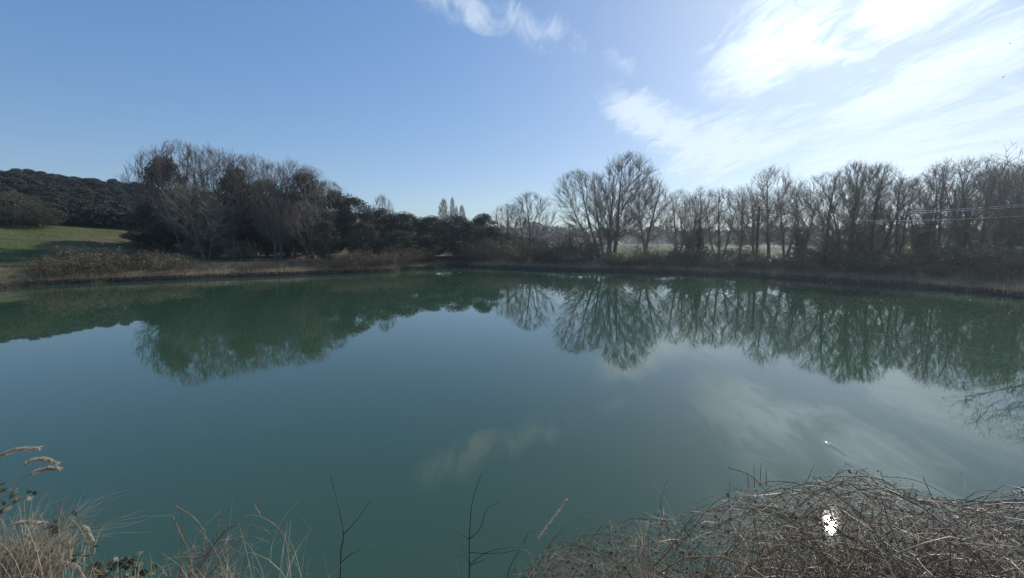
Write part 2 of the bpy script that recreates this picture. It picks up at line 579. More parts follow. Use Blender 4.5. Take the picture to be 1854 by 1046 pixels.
def pond_sd(X, Y):                     # signed distance to the waterline, positive on land
    shp = X.shape
    P = np.stack([X.ravel(), Y.ravel()], -1)
    best = np.full(len(P), 1e9); inside = np.zeros(len(P), bool)
    near = (np.abs(P[:, 0]) < 75) & (P[:, 1] > -30) & (P[:, 1] < 85)
    Q = P[near]
    bb = np.full(len(Q), 1e9); ins = np.zeros(len(Q), bool)
    for a, b in zip(SHR, np.roll(SHR, -1, 0)):
        e = b - a
        w = Q - a
        t = np.clip((w @ e) / max(e @ e, 1e-9), 0, 1)
        d = ((w - t[:, None] * e) ** 2).sum(1)
        np.minimum(bb, d, out=bb)
        cross = (a[1] > Q[:, 1]) != (b[1] > Q[:, 1])
        xin = (b[0] - a[0]) * (Q[:, 1] - a[1]) / (b[1] - a[1] + 1e-12) + a[0]
        ins ^= cross & (Q[:, 0] < xin)
    best[near] = bb; inside[near] = ins
    d = np.sqrt(best)
    return np.where(inside, -d, np.minimum(d, 60)).reshape(shp)


def wav(X, Y, f, s):
    return np.sin(X * f + s) * np.cos(Y * f * 1.13 + s * 2.1) + 0.5 * np.sin(X * f * 2.3 - Y * f * 1.7 + s * 3)


def height(X, Y, sd=None):
    X = np.asarray(X, float); Y = np.asarray(Y, float)
    if sd is None:
        sd = pond_sd(np.atleast_1d(X), np.atleast_1d(Y))
    far = 0.32 * ss(-0.05, 0.3, sd) + 0.62 * ss(0.3, 6, sd)
    near = 0.22 * ss(-0.05, 0.25, sd) + 1.15 * ss(0.2, 3.2, sd)
    lf = ss(-1.0, -1.7, X)
    near = near * (1 - lf) + lf * (0.25 * ss(-0.05, 0.25, sd) + 1.22 * ss(0.25, 1.25, sd))
    k = ss(14, 6, Y)
    h = far * (1 - k) + near * k
    h = np.where(sd < 0.0, np.maximum(-1.6, sd * 0.9 - 0.05), h)
    s = -0.95 * X + 0.30 * Y
    land = ss(0, 6, sd)
    h = h + land * 14.3 * ss(46, 135, s)
    h = h + land * (0.10 * wav(X, Y, 0.55, 1.0) + 0.10 * wav(X, Y, 0.17, 4.0)) * ss(6, 14, np.hypot(X, Y))
    R = np.hypot(X, Y)
    hills = ss(700, 1900, R) * (13 + 4 * np.sin(np.arctan2(X, Y) * 9 + 1) + 2 * np.sin(np.arctan2(X, Y) * 23))
    return h + hills


def axis(pts):
    out = []
    for (a, b, st) in pts:
        out += list(np.arange(a, b, st))
    return np.array(out + [pts[-1][1]])


gx = np.concatenate([-np.geomspace(3000, 130, 22), axis([(-120, -60, 3), (-60, -40, 1), (-40, 40, 0.42), (40, 60, 1.2), (60, 130, 4)]), np.geomspace(140, 3000, 22)])
gy = np.concatenate([-np.geomspace(900, 40, 10), axis([(-34, -4, 2), (-4, 6, 0.3), (6, 22, 0.9), (22, 62, 0.4), (62, 90, 1.2), (90, 170, 4)]), np.geomspace(180, 3000, 26)])
GX, GY = np.meshgrid(gx, gy)
GSD = pond_sd(GX, GY)
GZ = height(GX, GY, GSD)
nx, ny = len(gx), len(gy)
V = np.stack([GX, GY, GZ], -1).reshape(-1, 3)
ii, jj = np.meshgrid(np.arange(nx - 1), np.arange(ny - 1))
b0 = (jj * nx + ii).ravel()
F = np.stack([b0, b0 + 1, b0 + nx + 1, b0 + nx], -1)
gme = mesh_from('ground', V, F, True)
at = gme.attributes.new('shore', 'FLOAT', 'POINT')
at.data.foreach_set('value', np.clip(GSD, -5, 60).astype(np.float32).ravel())

gm = bpy.data.materials.new('meadow_and_soil'); gm.use_nodes = True
t = NT(gm.node_tree); b = gm.node_tree.nodes['Principled BSDF']
geo = t.n('ShaderNodeNewGeometry')
sx = t.n('ShaderNodeSeparateXYZ'); t.l(geo.outputs['Position'], sx.inputs[0])


def nz(scale, det=6, sock=None):
    n_ = t.n('ShaderNodeTexNoise'); n_.inputs['Scale'].default_value = scale; n_.inputs['Detail'].default_value = det
    t.l(sock or geo.outputs['Position'], n_.inputs['Vector'])
    return n_.outputs[0]


def mixc(f, a, b_):
    m_ = t.n('ShaderNodeMix', data_type='RGBA')
    t.l(f, m_.inputs[0])
    for i_, v in ((6, a), (7, b_)):
        if isinstance(v, tuple):
            m_.inputs[i_].default_value = (*v, 1)
        else:
            t.l(v, m_.inputs[i_])
    return m_.outputs[2]


sh = t.n('ShaderNodeAttribute'); sh.attribute_name = 'shore'
n1, n2, n3 = nz(0.12), nz(1.6), nz(14, 3)
dry = mixc(n2, (0.10, 0.078, 0.045), (0.21, 0.165, 0.09))
green = mixc(n2, (0.06, 0.085, 0.024), (0.14, 0.15, 0.055))
soil = mixc(n3, (0.035, 0.027, 0.02), (0.08, 0.06, 0.042))
c1 = mixc(t.ss(t.m('ADD', n1, t.m('MULTIPLY', n2, 0.4)), 0.58, 0.95), green, dry)
# open meadow left and the fields beyond are green, the wooded banks are leaf litter and dry grass
fld = t.m('MAXIMUM', t.ss(sx.outputs[1], 66, 76), t.ss(t.m('ADD', t.m('MULTIPLY', sx.outputs[0], -1), t.m('MULTIPLY', sx.outputs[1], 0.05)), 34, 39))
litter = mixc(n3, (0.10, 0.075, 0.045), (0.20, 0.155, 0.095))
far_f = t.ss(sx.outputs[1], 75, 95)
c1 = mixc(t.m('MULTIPLY', far_f, t.ss(t.m('ADD', sx.outputs[0], 40), 0, 10)), c1, mixc(n1, (0.035, 0.075, 0.014), (0.07, 0.10, 0.03)))
c2 = mixc(fld, mixc(t.ss(n1, 0.38, 0.62), litter, dry), c1)
c3 = mixc(t.ss(t.m('ADD', sh.outputs['Fac'], t.m('MULTIPLY', n2, 0.5)), 0.45, 1.1), soil, c2)
t.l(c3, b.inputs['Base Color'])
b.inputs['Roughness'].default_value = 0.95
b.inputs['Specular IOR Level'].default_value = 0.1
bp = t.n('ShaderNodeBump'); bp.inputs['Strength'].default_value = 0.7; bp.inputs['Distance'].default_value = 0.08
t.l(nz(5, 8), bp.inputs['Height']); t.l(bp.outputs[0], b.inputs['Normal'])
gme.materials.append(gm)
tag(put('ground', gme, None), kind='structure')

wm = bpy.data.materials.new('pond_water'); wm.use_nodes = True
t = NT(wm.node_tree); b = wm.node_tree.nodes['Principled BSDF']
tcw = t.n('ShaderNodeNewGeometry')
nA = t.n('ShaderNodeTexNoise'); nA.inputs['Scale'].default_value = 0.09; nA.inputs['Detail'].default_value = 3
t.l(tcw.outputs['Position'], nA.inputs['Vector'])
mx = t.n('ShaderNodeMix', data_type='RGBA')
t.l(nA.outputs[0], mx.inputs[0])
mx.inputs[6].default_value = (0.034, 0.074, 0.040, 1); mx.inputs[7].default_value = (0.041, 0.085, 0.046, 1)
t.l(mx.outputs[2], b.inputs['Base Color'])
b.inputs['Roughness'].default_value = 0.019
b.inputs['IOR'].default_value = 1.5
nB = t.n('ShaderNodeTexNoise'); nB.inputs['Scale'].default_value = 1.3; nB.inputs['Detail'].default_value = 4; nB.inputs['Roughness'].default_value = 0.55
t.l(tcw.outputs['Position'], nB.inputs['Vector'])
nC = t.n('ShaderNodeTexNoise'); nC.inputs['Scale'].default_value = 0.07; nC.inputs['Detail'].default_value = 2
t.l(tcw.outputs['Position'], nC.inputs['Vector'])
bp = t.n('ShaderNodeBump'); bp.inputs['Distance'].default_value = 0.006
t.l(t.m('ADD', 0.05, t.m('MULTIPLY', t.ss(nC.outputs[0], 0.4, 0.7), 0.12)), bp.inputs['Strength'])
t.l(nB.outputs[0], bp.inputs['Height']); t.l(bp.outputs[0], b.inputs['Normal'])
wx = np.linspace(-45, 45, 31); wy = np.linspace(0.5, 66, 31)
WX, WY = np.meshgrid(wx, wy)
ii, jj = np.meshgrid(np.arange(30), np.arange(30)); b0 = (jj * 31 + ii).ravel()
tag(put('pond_water', mesh_from('pond_water', np.stack([WX, WY, WX * 0], -1).reshape(-1, 3), np.stack([b0, b0 + 1, b0 + 32, b0 + 31], -1)), wm), kind='structure')


def gz(x, y):
    return float(height(np.array([x]), np.array([y]))[0])

# ------------------------------------------------------------------ bare trees
BARE = {'trunk': 'bark', 'crown': 'twig_purple', 'buds': 'bud', 'ivy': 'leaf_ivy'}
GREY = {**BARE, 'crown': 'twig_grey'}
OLIVE = {**BARE, 'crown': 'twig_olive'}
st1 = [(0, 0, 0.03, 0.0, 0.92, 1.0)]
st2 = [(0, 0, 0.1, 0.05, 0.92, 1.0), (0.25, 0.1, -0.22, -0.05, 0.8, 0.8)]
st3 = [(0, 0, 0.02, 0, 0.95, 1.0), (0.3, 0, 0.28, 0.1, 0.85, 0.7), (-0.3, 0.1, -0.3, 0.05, 0.82, 0.7)]


def top_at(mdl, name, px, Y, py, wpx, label, rz=0.0, cat='tree', group=None, omit=()):
    """stand a model so that its top reaches row py and its crown spans wpx columns"""
    x = xat(px, Y)
    g = gz(x, Y)
    H = zat(py, Y) - g
    Wm = wpx / FPX * Y * 1.0
    return place(name, mdl, (x, Y, g - 0.03), rz, (Wm / mdl.W, Wm / mdl.W, H / mdl.H), label, cat, group, omit)


# the tall group on the far bank: models of their own
fanA = model(bare_tree(11, 10, 8.0, [(0, 0, -0.30, 0.05, 0.84, 1.0), (0.35, 0.1, -0.12, 0.1, 0.88, 0.75), (0.75, -0.1, 0.0, -0.1, 0.9, 0.8), (-0.1, 0.3, -0.5, 0.0, 0.75, 0.6)],
                       (30, 260, 1900, 8000), 0.14, 0.55, 0, 0.18, lean=(-2.4, 0), up=0.4), GREY)
tallB = model(bare_tree(12, 10, 6.2, [(0, 0, 0.10, 0.0, 0.93, 1.0), (-0.25, 0.1, 0.0, 0.1, 0.8, 0.6)], (32, 260, 1900, 8000), 0.16, 0.55, 1500, 0.18, lean=(1.1, 0), up=0.4), GREY)
midC = model(bare_tree(13, 10, 6.0, st2, (24, 200, 1400, 6000), 0.18, 0.5, 900), BARE)
fanE = model(bare_tree(14, 10, 9.0, [(0, 0, 0.0, 0, 0.92, 1.0), (0.1, 0, 0.3, 0.1, 0.8, 0.6), (-0.1, 0, -0.35, -0.1, 0.75, 0.6)], (30, 240, 1700, 7000), 0.12, 0.45, 0, 0.16, up=0.45), GREY)
V1 = model(bare_tree(21, 10, 6.5, st1, (20, 150, 1000, 3900), 0.18, 0.5, 1600, 0.25), BARE)
V2 = model(bare_tree(22, 10, 6.5, st2, (20, 150, 1000, 3900), 0.17, 0.5, 1600, 0.28, ivy=0.42), BARE)
V3 = model(bare_tree(23, 10, 6.5, st3, (22, 150, 1050, 4000), 0.18, 0.5, 1800, 0.25), BARE)
V4 = model(bare_tree(24, 10, 6, st3, (36, 280, 2000, 8500), 0.06, 0.42, 1200, 0.25, up=0.7), OLIVE)
V5 = model(bare_tree(25, 10, 7, [(0, 0, 0.16, 0, 0.6, 1.1), (0.05, 0, 0.32, 0.1, 0.85, 0.8), (0, 0, -0.2, 0, 0.9, 0.8)], (22, 160, 1050, 4000), 0.2, 0.55, 2200, 0.32), GREY)

top_at(fanA, 'bare_tree', 1087, 60, 303, 112, 'leafless multi-stemmed tree fanning out left beside the tallest tree')
top_at(tallB, 'bare_tree', 1112, 60.5, 272, 108, 'tallest leafless tree with rounded crown on the far bank')
top_at(midC, 'bare_tree', 1168, 58, 316, 84, 'leafless forked tree just right of the tallest tree', rz=0.4)
top_at(fanE, 'bare_tree', 960, 63, 345, 92, 'fan-crowned leafless tree standing alone above the bank thicket', rz=0.3)
top_at(V3, 'bare_tree', 918, 66, 366, 60, 'low leafless tree between the dark evergreens and the fan-crowned tree', rz=1.0)
top_at(V1, 'bare_tree', 1028, 68, 402, 46, 'small reddish leafless tree left of the tall group')
RT = [(V5, 1229, 50, 340, 52, 'slender leafless tree with a forked low trunk right of the tall group', 0.2),
      (V2, 1268, 49.5, 334, 50, 'ivy-trunked leafless tree, first of two side by side', 1.1),
      (V3, 1303, 48, 336, 50, 'leafless three-stemmed tree left of the wooden utility pole', 2.3),
      (V1, 1341, 51, 334, 48, 'leafless tree with a crooked stem nearest left of the utility pole', 0.5),
      (V1, 1393, 51, 297, 62, 'tall leafless tree rising just right of the utility pole', 2.1),
      (V5, 1424, 46, 330, 62, 'leaning leafless tree with trunk slanting to the right', 0.0),
      (V2, 1449, 43, 330, 52, 'leafless tree whose trunk is a dark column of ivy', 3.0),
      (V1, 1495, 40.5, 308, 84, 'leafless tree with a straight dark trunk left of the feathery trees', 4.0),
      (V4, 1541, 40, 289, 64, 'feathery olive-brown tree with the tallest spire in the right-hand row', 0.0),
      (V4, 1580, 39.5, 292, 66, 'feathery olive-brown tree, right one of the dense pair', 2.0),
      (V3, 1625, 40.5, 316, 70, 'leafless tree with a speckled crown left of the cables middle', 1.4),
      (V2, 1668, 40, 306, 66, 'leafless ivy-stemmed tree behind the sagging cables', 5.0),
      (V3, 1700, 39.5, 284, 58, 'tall narrow leafless tree behind the sagging cables', 3.2),
      (V5, 1745, 38.5, 281, 104, 'broad leafless tree with forking limbs near the right edge', 0.9),
      (V1, 1806, 37.5, 288, 72, 'dark purplish leafless tree second from the right edge', 0.0),
      (V3, 1862, 35, 288, 80, 'leafless tree cut by the right edge of the picture', 2.0)]
for mdl, px, Y, py, w, lab, rz in RT:
    top_at(mdl, 'bare_tree', px, Y, py, w * 1.45, lab, rz, group='leafless trees along the right bank')
MARKS = [(130, 'at the left end of the bank'), (220, 'below the sunlit meadow'), (300, 'below the shaded meadow edge'), (345, 'below the tall evergreen of the wood'), (400, 'below the pale leaning trunk'), (470, 'below the yellow-green shrub'),
         (540, 'before the middle of the wood'), (610, 'before the olive-green young oak'), (670, 'at the right end of the wood'), (725, 'on the bank point left of the inlet'), (790, 'at the tip of the bank point'), (880, 'at the head of the inlet'),
         (925, 'below the low leafless tree'), (985, 'below the fan-crowned tree'), (1040, 'below the small reddish tree'), (1085, 'at the left foot of the tall group'), (1130, 'under the tallest tree'), (1190, 'under the forked tree of the tall group'),
         (1250, 'below the slender tree with forked trunk'), (1325, 'below the ivy-trunked tree'), (1400, 'around the utility pole'), (1470, 'below the dark ivy column'), (1530, 'below the straight dark trunk'), (1600, 'below the feathery olive trees'),
         (1660, 'below the left end of the cables'), (1720, 'below the middle of the cables'), (1780, 'below the broad forking tree'), (1840, 'below the dark purplish tree'), (9999, 'at the right edge of the picture')]


def mark(px):
    return next(m for lim, m in MARKS if px < lim)


xe, ye = 31.5, 23.5
place('bare_tree', V5, (xe, ye, gz(xe, ye) - 0.03), 2.6, (10.5 / V5.W, 10.5 / V5.W, 8.6 / V5.H), 'near leafless tree beyond the right edge, only its outer twigs reach in', 'tree')
# second row, filling between the front stems
R2 = [(V2, 1250, 57, 352, 56), (V1, 1365, 56, 345, 60), (V4, 1780, 44, 300, 70), (V5, 1830, 43, 300, 80), (V2, 1880, 41, 290, 80)]
for k_, (mdl, px, Y, py, w) in enumerate(R2):
    top_at(mdl, 'bare_tree', px, Y, py, w * 1.4, 'leafless back-row tree showing through the front trees ' + mark(px), k_ * 1.3, group='back row of leafless trees on the right')

# left wood: leafless oaks standing among evergreens
O1 = model(bare_tree(31, 10, 8, st1, (24, 180, 1000, 3300), 0.26, 0.5, 0, 0.42, climb=0.75, twig=0.0085), GREY)
O2 = model(bare_tree(32, 10, 8, st2, (24, 180, 1000, 3300), 0.28, 0.5, 0, 0.42, climb=0.75, twig=0.0085), GREY)
O3 = model(bare_tree(33, 10, 8, [(0, 0, -0.32, 0, 0.85, 1.0), (0.1, 0, 0.2, 0.1, 0.65, 0.5)], (22, 170, 900, 3000), 0.32, 0.5, 0, 0.4, lean=(-1.6, 0), climb=0.75, twig=0.0085), GREY)
O4 = model(bare_tree(34, 10, 8, st3, (30, 190, 1050, 3500), 0.24, 0.5, 0, 0.4, climb=0.8, twig=0.0085), BARE)
LT = [(O1, 296, 55, 262, 92, 'leafless oak with wide grey crown at the meadow end of the wood', 0.3),
      (O4, 338, 54, 250, 104, 'highest leafless oak of the left-hand wood', 1.4),
      (O3, 372, 46, 330, 110, 'leafless tree with pale trunk leaning left above the bank', 0.0),
      (O2, 385, 55, 258, 100, 'leafless oak right beside the highest oak of the wood', 2.2),
      (O1, 425, 54, 268, 96, 'leafless oak fourth from the meadow end of the wood', 3.3),
      (O4, 462, 56, 275, 92, 'leafless oak behind the dark evergreen in the middle of the wood', 4.0),
      (O2, 497, 53, 288, 86, 'leafless oak with upright limbs in the middle of the wood', 5.1),
      (O1, 532, 55, 283, 74, 'leafless oak with two thin spires above the evergreens', 0.9),
      (O4, 563, 54, 296, 76, 'leafless oak before the large dark evergreen', 2.9),
      (O2, 598, 53, 322, 70, 'last leafless oak at the inlet end of the wood', 0.1),
      (O1, 508, 48, 352, 70, 'small leafless tree at the front edge of the wood', 2.0),
      (O2, 555, 47.5, 360, 70, 'low forked leafless tree with dark trunk at the wood edge', 3.0),
      (O4, 694, 58, 350, 40, 'thin leafless tree sticking up above the evergreen row', 0.0)]
for mdl, px, Y, py, w, lab, rz in LT:
    top_at(mdl, 'bare_oak', px, Y, py, w, lab, rz, group='leafless oaks of the left wood')

# far columnar poplars
POP = model(bare_tree(41, 10, 2.2, [(0, 0, 0, 0, 0.95, 0.8), (0.1, 0, 0.03, 0.02, 0.85, 0.5)], (40, 260, 1000, 2600), 0.05, 0.45, 0, 0.15, twig=0.011, up=0.9, bend=0.55), GREY)
for px, py, w, lab in ((804, 358, 19, 'broadest of the far columnar poplars, leftmost'), (820, 355, 11, 'tallest and thinnest columnar poplar in the far row'), (827, 372, 9, 'short thin columnar poplar between two others'), (837, 370, 14, 'rightmost of the far columnar poplars')):
    top_at(POP, 'columnar_poplar', px, 150, py, w, lab, px * 0.1, group='far columnar poplars')

# ------------------------------------------------------------------ evergreens
EV = {'trunk': 'bark', 'crown': 'leaf_evergreen'}
EO = {'trunk': 'bark', 'crown': 'leaf_oak'}
E1 = model(evergreen(51, 10, 6.5, 26000, 0.03, 0.4), EV)
E2 = model(evergreen(52, 10, 8, 28000, 0.02, 0.42, nc=95), EV)
E3 = model(evergreen(53, 10, 8, 24000, 0.03, 0.42, nc=90, cr=(0.05, 0.1)), EO)
E4 = model(evergreen(54, 10, 9, 28000, 0.02, 0.38, nc=100), EV)
ET = [(E1, 310, 56, 284, 74, 'tall dark evergreen inside the leafless crowns at the meadow end'),
      (E2, 272, 60, 378, 76, 'low dark evergreen spreading onto the shaded meadow'),
      (E4, 330, 61, 350, 110, 'dark evergreen deep in the wood behind the leaning trunk'),
      (E1, 440, 57, 303, 72, 'dark evergreen spire in the middle of the left wood'),
      (E2, 482, 58, 322, 82, 'broad dark evergreen right of the middle spire'),
      (E4, 400, 60, 345, 110, 'dark evergreen filling the wood under the tall oaks'),
      (E2, 556, 56, 307, 78, 'large dark evergreen with rounded top at the wood right end'),
      (E4, 520, 60, 350, 100, 'dark evergreen behind the low forked tree'),
      (E1, 605, 55, 343, 60, 'dark evergreen stepping down towards the inlet, upper one'),
      (E2, 640, 54, 352, 66, 'dark evergreen stepping down towards the inlet, lower one'),
      (E3, 590, 47, 398, 48, 'olive-green rounded young oak at the front of the wood'),
      (E3, 660, 50, 400, 60, 'grey-green evergreen with low skirt behind the pink bank shrubs'),
      (E4, 690, 57, 376, 74, 'dark evergreen under the thin leafless tree'),
      (E2, 735, 57, 383, 76, 'rounded dark evergreen, first of the row behind the inlet'),
      (E3, 722, 52, 415, 60, 'lower grey-green oak in front of the evergreen row'),
      (E2, 782, 59, 389, 72, 'rounded dark evergreen left of the far poplars'),
      (E4, 825, 60, 388, 76, 'rounded dark evergreen below the far poplars'),
      (E3, 770, 55, 425, 70, 'low dull green oak at the head of the inlet'),
      (E1, 878, 60, 386, 56, 'round-headed evergreen standing highest right of the poplars'),
      (E4, 850, 62, 408, 80, 'low dark evergreen behind the round-headed one'),
      (E4, 905, 66, 420, 84, 'dark evergreen behind the low leafless tree'),
      (E2, 950, 72, 428, 90, 'low dark evergreen seen under the fan-crowned tree')]
for k_, (mdl, px, Y, py, w, lab) in enumerate(ET):
    top_at(mdl, 'evergreen_oak', px, Y, py, w, lab, k_ * 1.7, group='evergreen oaks behind the pond')

# wooded hill on the left
rh = np.random.default_rng(77)
H1 = model(evergreen(61, 5, 5.5, 6500, 0.0, 0.4, (0.07, 0.17), 40, (0.09, 0.16)), EO)
H2 = model(evergreen(62, 5, 6.5, 6500, 0.0, 0.4, (0.07, 0.17), 46, (0.09, 0.15)), EV)
H3 = model(evergreen(63, 5, 5.0, 6500, 0.0, 0.4, (0.07, 0.17), 40, (0.09, 0.16)), EO)
cnt = 0
pts = []
for _ in range(9000):
    a = rh.uniform(-0.93, -0.52); d_ = rh.uniform(72, 150)
    x, y = math.sin(a) * d_, math.cos(a) * d_
    s_ = -0.95 * x + 0.3 * y
    if s_ < 79 or s_ > 132 or x / y < -1.2:
        continue
    if any((x - p[0]) ** 2 + (y - p[1]) ** 2 < 2.35 ** 2 for p in pts):
        continue
    pts.append((x, y))
    if len(pts) >= 295:
        break
for x, y in pts:
    sc_ = rh.uniform(0.5, 0.85)
    place('hill_oak', (H1, H1, H3, H3, H3)[rh.integers(0, 5)], (x, y, gz(x, y) - 0.1), rh.random() * 6.28, (sc_, sc_, sc_ * rh.uniform(0.52, 0.78)),
          'rounded dull green oak in the wood covering the left hillside', 'tree', 'oaks covering the left hillside')

# ------------------------------------------------------------------ far tree line and hills beyond the fields
rf = np.random.default_rng(88)
Vs = []
for _ in range(520):
    a = rf.uniform(0.03, 1.15); d_ = rf.uniform(250, 420)
    x, y = math.sin(a) * d_, math.cos(a) * d_
    m = 60
    hh = rf.uniform(5.5, 10)
    c = np.stack([rf.normal(size=m) * 2.6, rf.normal(size=m) * 2.6, rf.random(m) ** 0.8 * hh], -1) + np.array([x, y, gz(x, y)])
    Vs.append(leaves(rf, c, rf.uniform(0.5, 1.3, m), 1.5))
tag(put('far_woods', mesh_from('far_woods', *join(Vs)), 'leaf_oak'), 'dark far-off strip of woodland beyond the green fields', 'woodland', kind='stuff')

# ------------------------------------------------------------------ shrubs on the far banks
SB = {'stems': 'shrub_twig', 'twigs': 'shrub_twig', 'leaves': 'leaf_bramble'}
SD = {'stems': 'shrub_twig', 'twigs': 'shrub_twig', 'leaves': 'leaf_dry'}
S1 = model(shrub(71, 2.0, 2.4, 16, 90, 620), SB)
S2 = model(shrub(72, 2.0, 2.8, 20, 110, 700, nleaf=500, lsize=0.05), SD)
S3 = model(shrub(73, 2.0, 3.0, 22, 120, 700, nleaf=1700, lsize=0.06, spread=0.9), SB)
S4 = model(shrub(74, 2.0, 3.4, 26, 130, 800, nleaf=2600, lsize=0.065, spread=1.1), SB)
S5 = model(shrub(75, 2.0, 2.2, 14, 90, 500, spread=0.35), SB)
rp = np.random.default_rng(31)
SPX = np.array([p[0] for p in shore_px[:26]], float); SPY = np.array([water_at(*p)[1] for p in shore_px[:26]])


def edge(px):
    return float(np.interp(px, SPX, SPY))


def bank_shrubs(p0, p1, n, models, offs, hpx, wfac, label, group, name):
    for i in range(n):
        px = p0 + (p1 - p0) * (i + rp.uniform(0.1, 0.9)) / n
        Y = edge(px) + rp.uniform(*offs)
        x = xat(px, Y, 470)
        h = rp.uniform(*hpx) / FPX * Y
        m = models[rp.integers(0, len(models))]
        w = h * wfac * rp.uniform(0.8, 1.3)
        f = (h * FPX / Y - hpx[0]) / (hpx[1] - hpx[0])
        depth = (Y - edge(px) - offs[0]) / (offs[1] - offs[0])
        label = '%s %s shrub %s, %s' % (('pinkish ' if 'pinkish' in group else '') + ('low' if f < 0.33 else 'middling' if f < 0.66 else 'tall'), {id(S1): 'leafless brown', id(S2): 'twiggy dry-leaved', id(S3): 'thinly leaved', id(S4): 'spreading pale-leaved', id(S5): 'upright bare'}[id(m)], mark(px),
                                       'nearest water' if depth < 0.4 else 'set back' if offs[0] < 6 else 'among trunks')
        place(name, m, (x, Y, gz(x, Y) - 0.02), rp.random() * 6.28, (w / m.W, w / m.W, h / m.H), label, 'shrub', group)


bank_shrubs(60, 340, 17, (S1, S2, S5, S3), (0.8, 4.5), (18, 46), 1.7, 'tangled leafless brown shrub on the bank below the meadow', 'shrubs below the meadow', 'bare_shrub')
bank_shrubs(330, 640, 15, (S1, S2, S5), (0.8, 3.5), (10, 24), 1.7, 'low dry shrub on the bank in front of the left wood', 'low shrubs before the left wood', 'bare_shrub')
bank_shrubs(610, 770, 16, (S1, S2), (0.5, 3.2), (22, 36), 1.6, 'pinkish brown shrub on the bank point left of the inlet', 'pinkish shrubs by the inlet', 'bare_shrub')
bank_shrubs(845, 1080, 26, (S1, S2, S3, S5), (0.6, 9.0), (22, 54), 1.4, 'grey-brown thicket shrub between the inlet and the tall trees', 'thicket shrubs right of the inlet', 'bare_shrub')
bank_shrubs(1080, 1440, 30, (S1, S2, S3, S4), (1.6, 6.5), (14, 36), 1.6, 'bramble shrub along the bank under the tall leafless trees', 'bramble shrubs under the tall trees', 'bramble_shrub')
bank_shrubs(1430, 1900, 28, (S3, S4, S2, S1), (2.4, 7.0), (18, 48), 1.6, 'pale-leaved bramble shrub on the right bank under the cables', 'bramble shrubs under the cables', 'bramble_shrub')
bank_shrubs(1430, 1900, 8, (S4, S3), (7, 14), (36, 62), 1.3, 'tall dark shrub filling the gaps between the right-hand trunks', 'tall shrubs between the right-hand trunks', 'tall_shrub')
bank_shrubs(300, 640, 4, (S4, S3), (16, 24), (40, 70), 1.3, 'dark undergrowth shrub between the trunks of the left wood', 'undergrowth shrubs of the left wood', 'undergrowth_shrub')
# hedge at the foot of the hill and the willows beside it
for i, px in enumerate(np.linspace(60, 250, 15)):
    Y = 57.5 + 0.055 * px
    x = xat(px, Y); g = gz(x, Y)
    place('hedge_bush', H2, (x, Y, g), i * 1.1, (0.62, 0.62, 0.5 + 0.04 * (i % 3)), 'dark low bush in the hedge between the meadow and the hill', 'bush', 'hedge bushes above the meadow')
WIL = model({**bare_tree(81, 10, 9, st3, (34, 240, 1700, 6000), 0.06, 0.45, 6000, 0.3, budsize=0.08, up=0.5), }, {**OLIVE, 'buds': 'leaf_bramble'})
top_at(WIL, 'willow_tree', 28, 58, 345, 96, 'yellowish-brown rounded willow by the left edge behind the meadow', 0.3)
top_at(WIL, 'willow_tree', 75, 60, 372, 70, 'smaller olive willow beside the yellowish one behind the meadow', 2.3)
top_at(S5, 'young_tree', 416, 43.5, 436, 24, 'spindly young tree with two thin stems on the bank', 0.2)
top_at(S3, 'green_shrub', 425, 45, 428, 60, 'yellow-green spreading shrub above the bank before the wood', 1.0, cat='shrub')
top_at(S5, 'branchy_bush', 862, 54, 432, 40, 'pale branchy bush at the head of the inlet', 0.5, cat='shrub')

# ------------------------------------------------------------------ grass on the banks
rg = np.random.default_rng(41)


def blades(n, X, Y, Z, h, w, k=3, bend=0.5):
    a = rg.random(n) * 6.283
    d = np.stack([np.cos(a), np.sin(a), np.zeros(n)], -1)
    tt = np.linspace(0, 1, k)
    P = np.stack([X, Y, Z], -1)[:, None, :] + d[:, None, :] * (h * bend * rg.random(n))[:, None, None] * (tt ** 2)[None, :, None]
    P[:, :, 2] += h[:, None] * tt[None, :]
    Wd = w[:, None] * (1 - 0.85 * tt)[None, :]
    b_ = rg.random(n) * 6.283
    return ribbons(P, Wd, np.stack([np.cos(b_), np.sin(b_), np.zeros(n)], -1))


def scatter(n, x0, x1, y0, y1, ok):
    X = rg.uniform(x0, x1, n); Y = rg.uniform(y0, y1, n)
    sd = pond_sd(X, Y)
    k = ok(X, Y, sd)
    X, Y, sd = X[k], Y[k], sd[k]
    return X, Y, height(X, Y, sd), sd


X, Y, Z, sd = scatter(420000, -42, 42, 22, 66, lambda X, Y, s: (s > 0.08) & (s < 4.5) & (rg.random(len(s)) < np.exp(-s / 1.7)) & (Y > 20) & (np.abs(X) < Y * 1.25))
tuft = 0.5 + 0.5 * np.sin(X * 1.9 + np.sin(Y * 2.3) * 2) * np.sin(Y * 1.7 + X)
h = rg.uniform(0.15, 0.5, len(X)) * (0.55 + 0.7 * tuft)
tag(put('dry_grass', mesh_from('dry_grass', *blades(len(X), X, Y, Z - 0.03, h, rg.uniform(0.006, 0.016, len(X)), 3, 0.9)), 'dry_grass'),
    'straw-coloured dry grass fringing the far banks of the pond', 'grass', kind='stuff')
X, Y, Z, sd = scatter(70000, -80, -26, 33, 72, lambda X, Y, s: (s > 3) & (X < -0.8 * Y + 6) & (-X < Y * 1.25))
h = rg.uniform(0.06, 0.2, len(X))
tag(put('meadow_grass', mesh_from('meadow_grass', *blades(len(X), X, Y, Z - 0.02, h, rg.uniform(0.008, 0.02, len(X)), 2, 0.6)), 'green_grass'),
    'short green meadow grass rising towards the wooded hill', 'grass', kind='stuff')

